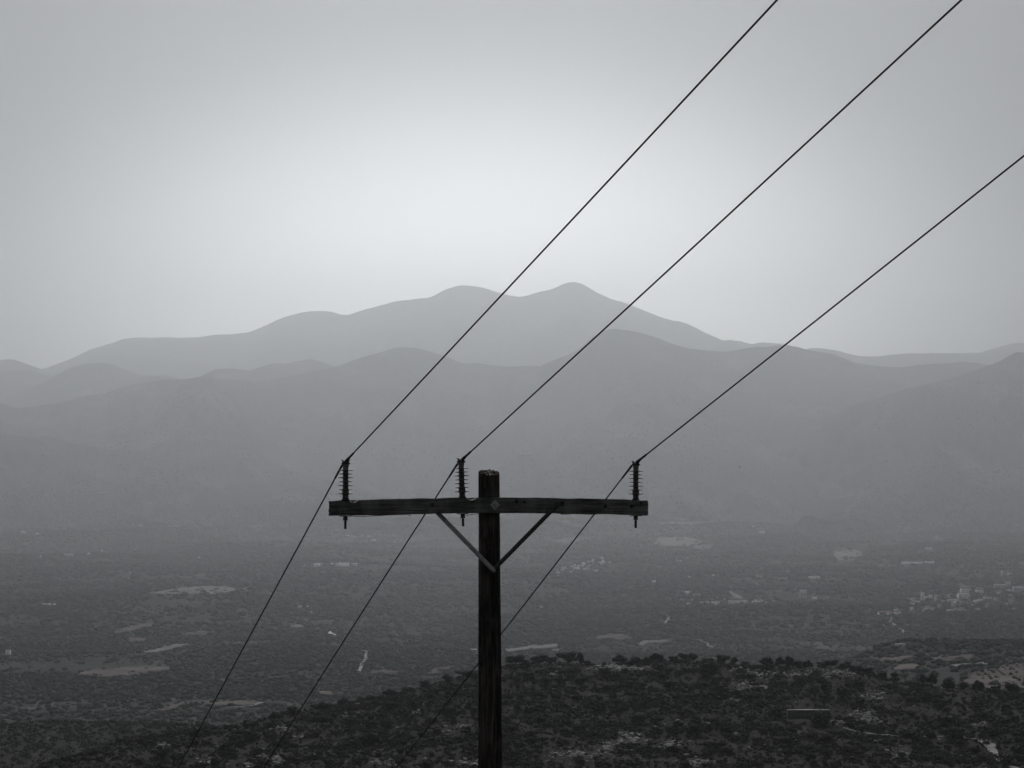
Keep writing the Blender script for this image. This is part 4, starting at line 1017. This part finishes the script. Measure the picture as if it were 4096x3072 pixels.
# loose bits of tie wire under the arm
def tie(pts, off=OFF_C):
    P = [(lambda s: Vector((s[0], -off, s[1])))(loc(x, y, off)) for x, y in pts]
    MB().tube(P, 1.3 * K, 6).build('tie_wire', M['wire'], pole)
tie([(1398, 2060), (1405, 2063.5), (1425, 2066), (1450, 2066.5), (1480, 2064), (1510, 2063), (1550, 2060), (1600, 2058.5), (1630, 2057.5), (1638, 2061), (1644, 2062)])
tie([(1862, 2062), (1875, 2060), (1895, 2056.5), (1920, 2054)])
tie([(2242, 2057), (2262, 2056.5), (2290, 2055), (2320, 2055.5), (2350, 2057), (2385, 2057)])

# ------------------------------------------------------------------ the three power lines
upu = float(ray(-1510, 4950)[0]); lou = float(ray(-1240, 6650)[0])
def on_plane(P0, hu, px, py):
    """point of the vertical plane through P0 with bearing hu seen at this pixel"""
    u, e = ray(px, py); u = float(u); e = float(e)
    # x = P0.x + hu*(y-P0.y) = u*y
    y = (P0.x - hu * P0.y) / (u - hu); return Vector((u * y, y, e * y))
specs = [(0, (1384, 1837), (3108, 0), [(1250, 2084), (982, 2575), (713, 3072)], (1368, 1862), 'nearest power line, running over the left end insulator', 'power line over the left insulator of the crossarm'),
         (1, (1848, 1829), (3845, 0), [(1513, 2350), (1280, 2712), (1054, 3072)], (1829, 1857), '', 'power line over the middle insulator beside the pole'),
         (2, (2547, 1838), (4096, 623), [(2110, 2400), (1845, 2742), (1584, 3072)], (2527, 1863), '', 'power line over the right insulator of the crossarm')]
for k, top_, ex, low, leave, _, lab in specs:
    x_, z_, kk = ins[k][1]
    base_w = axis0 + ax * x_ + nf * OFF_C
    T = base_w + zz * (z_ + 152 * kk); d_ = pt(top_[0], top_[1], T.y); T = Vector((T.x, T.y, T.z)); T = Vector((T.x * 0.5 + d_.x * 0.5, T.y, T.z))
    E = on_plane(T, upu, *ex)
    dU = (E - T)
    upts = []
    nU = 40
    slope_h = dU.z / abs(dU.y)
    Yend = -45.0
    for i_ in range(nU + 1):
        y = T.y + (Yend - T.y) * (i_ / nU) ** 1.3
        s = (T.y - y); z = T.z + slope_h * s + 0.00025 * s * (s - abs(dU.y))
        upts.append(Vector((T.x + upu * (y - T.y), y, z)))
    Lv = pt(leave[0], leave[1], T.y + 0.03)
    LP = [on_plane(Lv, lou, *p_) for p_ in low]
    # smooth downhill curve through the three sight points (parabola in depth)
    yy_ = np.array([Lv.y] + [p_.y for p_ in LP]); zz_ = np.array([Lv.z] + [p_.z for p_ in LP])
    cf = np.polyfit(yy_ - yy_[0], zz_, 2)
    dpts = []
    for i_ in range(1, 40):
        y = Lv.y + 46 * (i_ / 39) ** 1.3; z = np.polyval(cf, y - Lv.y) + (Lv.z - cf[2]) * math.exp(-(y - Lv.y))
        dpts.append(Vector((Lv.x + lou * (y - Lv.y), y, z)))
    root = empty('power_line', T); tag(root, lab, 'power line', 'power lines carried by the utility pole')
    path_ = list(reversed(upts)) + [Lv] + dpts
    MB().tube([p_ - T for p_ in path_], 0.0054, 8).build('wire', M['wire'], root, smooth=True)
    # thicker armour rods either side of the clamp
    dirU = (upts[3] - upts[0]).normalized(); a1 = T + dirU * (0.04 + 0.17)
    P = [T - T, dirU * 0.05, dirU * 0.10, dirU * 0.20, dirU * 0.21]
    MB().tube(P, [0.011, 0.012, 0.0085, 0.0078, 0.005], 10).build('armour_rod', M['wire'], root, smooth=True)
    dD = (dpts[4] - Lv).normalized(); q0 = Lv - T
    MB().tube([q0, q0 + dD * 0.04, q0 + dD * 0.22, q0 + dD * 0.235], [0.008, 0.0085, 0.0072, 0.005], 10).build('armour_rod', M['wire'], root, smooth=True)

# ------------------------------------------------------------------ a small bird far out over the valley
bp = pt(2958, 1869, 240.0)
mb = MB(); V, T = I2
mb.add(V * [0.045, 0.035, 0.032] @ np.array(Matrix.Rotation(math.radians(-50), 3, 'Y')).T, t=T)
mb.add(V * [0.022, 0.02, 0.018] + [-0.04, 0, -0.045], t=T)
for pts_ in ([(0, 0, 0.01), (0.07, -0.02, 0.055), (0.17, -0.03, 0.06)], [(0, 0, 0.01), (-0.03, 0.06, 0.05), (-0.05, 0.16, 0.07)]):
    mb.tube(pts_, [0.022, 0.018, 0.004], 6)
mb.tube([(0.02, 0, 0.02), (0.05, 0, 0.05)], [0.015, 0.012], 6)
o = mb.build('bird', M['feather'], smooth=True); o.location = bp; tag(o, 'tiny dark bird flying right of the crossarm before the mountains', 'bird')

# ------------------------------------------------------------------ haze: the air of the whole view
def haze():
    m = bpy.data.materials.new('haze'); m.use_nodes = True; nt = m.node_tree; nt.nodes.remove(nt.nodes['Principled BSDF'])
    pv = nt.nodes.new('ShaderNodeVolumePrincipled'); pv.inputs['Color'].default_value = (HAZE_C[0], HAZE_C[1], HAZE_C[2], 1)
    pv.inputs['Density'].default_value = HAZE_D; pv.inputs['Anisotropy'].default_value = HAZE_G
    nt.links.new(pv.outputs[0], nt.nodes['Material Output'].inputs['Volume'])
    x0, x1, y0, y1, z0, z1 = -12000, 12000, -150, 21600, -700, 1790
    b = MB().box(((x0 + x1) / 2, (y0 + y1) / 2, (z0 + z1) / 2), ((x1 - x0) / 2, (y1 - y0) / 2, (z1 - z0) / 2)).build('haze', m)
    tag(b, 'pale haze filling the valley air', None, None, 'stuff')
HAZE_C, HAZE_D, HAZE_G = (0.90, 0.94, 0.985), 1.0e-4, 0.885
haze()

# ------------------------------------------------------------------ light
SUN_EL, SUN_AZ = 39.5, -1.5            # degrees; azimuth from +Y towards +X
sd = bpy.data.lights.new('sun', 'SUN'); sd.energy = 3.1; sd.angle = math.radians(0.5); sd.color = (1.0, 0.975, 0.95)
so = bpy.data.objects.new('sun', sd); COL.objects.link(so)
el, az = math.radians(SUN_EL), math.radians(SUN_AZ)
sdir = Vector((math.sin(az) * math.cos(el), math.cos(az) * math.cos(el), math.sin(el)))
so.rotation_euler = (-sdir).to_track_quat('-Z', 'Y').to_euler(); so.location = (0, 0, 50)
w = bpy.data.worlds.new('World'); S.world = w; w.use_nodes = True; nt = w.node_tree
bg = nt.nodes['Background']; sky = nt.nodes.new('ShaderNodeTexSky'); sky.sky_type = 'NISHITA'; sky.sun_disc = False
sky.sun_elevation = el; sky.sun_rotation = az; sky.altitude = 300; sky.dust_density = 4.0; sky.air_density = 1.0; sky.ozone_density = 1.0
hs = nt.nodes.new('ShaderNodeHueSaturation'); hs.inputs['Saturation'].default_value = 0.12
nt.links.new(sky.outputs[0], hs.inputs['Color'])
# the bright haze glow low over the peaks: brightness by angle from its centre
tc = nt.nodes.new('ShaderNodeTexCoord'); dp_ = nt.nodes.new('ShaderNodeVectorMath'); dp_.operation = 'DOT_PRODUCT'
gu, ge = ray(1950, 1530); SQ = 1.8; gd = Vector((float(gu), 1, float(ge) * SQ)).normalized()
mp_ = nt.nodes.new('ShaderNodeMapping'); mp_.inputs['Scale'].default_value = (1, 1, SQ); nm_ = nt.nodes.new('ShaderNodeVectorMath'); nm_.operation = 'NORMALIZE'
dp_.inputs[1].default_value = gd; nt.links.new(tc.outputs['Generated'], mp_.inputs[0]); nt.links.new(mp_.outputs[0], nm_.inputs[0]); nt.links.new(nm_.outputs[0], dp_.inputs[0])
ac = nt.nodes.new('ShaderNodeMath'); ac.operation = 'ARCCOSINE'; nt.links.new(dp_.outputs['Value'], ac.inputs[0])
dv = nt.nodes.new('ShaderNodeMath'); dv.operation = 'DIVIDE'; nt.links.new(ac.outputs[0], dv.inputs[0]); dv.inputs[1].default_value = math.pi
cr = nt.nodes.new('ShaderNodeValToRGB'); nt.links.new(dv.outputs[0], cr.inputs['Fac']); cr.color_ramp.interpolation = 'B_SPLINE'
SKYR = [(p_ / 180.0, v_) for p_, v_ in [(0.0, 1.0), (3.0, 0.96), (6.8, 0.70), (9.2, 0.46), (11.8, 0.20), (14.5, 0.05), (18, 0.01), (45, 0.02), (95, 0.04), (130, 0.50), (180, 0.66)]]  # last stops: added sky brightness behind the camera, lifts crossarm, pole and house walls
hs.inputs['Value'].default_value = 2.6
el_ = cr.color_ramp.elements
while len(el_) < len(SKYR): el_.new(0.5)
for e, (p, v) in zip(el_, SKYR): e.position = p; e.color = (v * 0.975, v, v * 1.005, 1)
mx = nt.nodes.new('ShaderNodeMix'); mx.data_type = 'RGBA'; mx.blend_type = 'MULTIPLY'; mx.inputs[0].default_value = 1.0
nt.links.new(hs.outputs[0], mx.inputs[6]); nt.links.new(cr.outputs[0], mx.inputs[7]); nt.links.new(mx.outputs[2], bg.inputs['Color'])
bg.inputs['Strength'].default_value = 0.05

# ------------------------------------------------------------------ camera and render settings
cam = bpy.data.cameras.new('camera'); cam.lens = 85.0; cam.sensor_width = 36.0; cam.clip_start = 0.1; cam.clip_end = 60000
co = bpy.data.objects.new('camera', cam); COL.objects.link(co); co.rotation_euler = (math.pi / 2 + PITCH, 0, 0); S.camera = co
S.render.engine = 'CYCLES'; cy_ = S.cycles
cy_.max_bounces = 4; cy_.diffuse_bounces = 2; cy_.volume_bounces = 1; cy_.glossy_bounces = 2; cy_.transparent_max_bounces = 6
cy_.use_denoising = True; cy_.caustics_reflective = False; cy_.caustics_refractive = False
try: cy_.denoiser = 'OPENIMAGEDENOISE'; cy_.denoising_input_passes = 'RGB_ALBEDO_NORMAL'
except Exception: pass
vs = S.view_settings; S.display_settings.display_device = 'sRGB'; vs.view_transform = 'Standard'; vs.look = 'None'; vs.exposure = 0.34; vs.gamma = 1.0
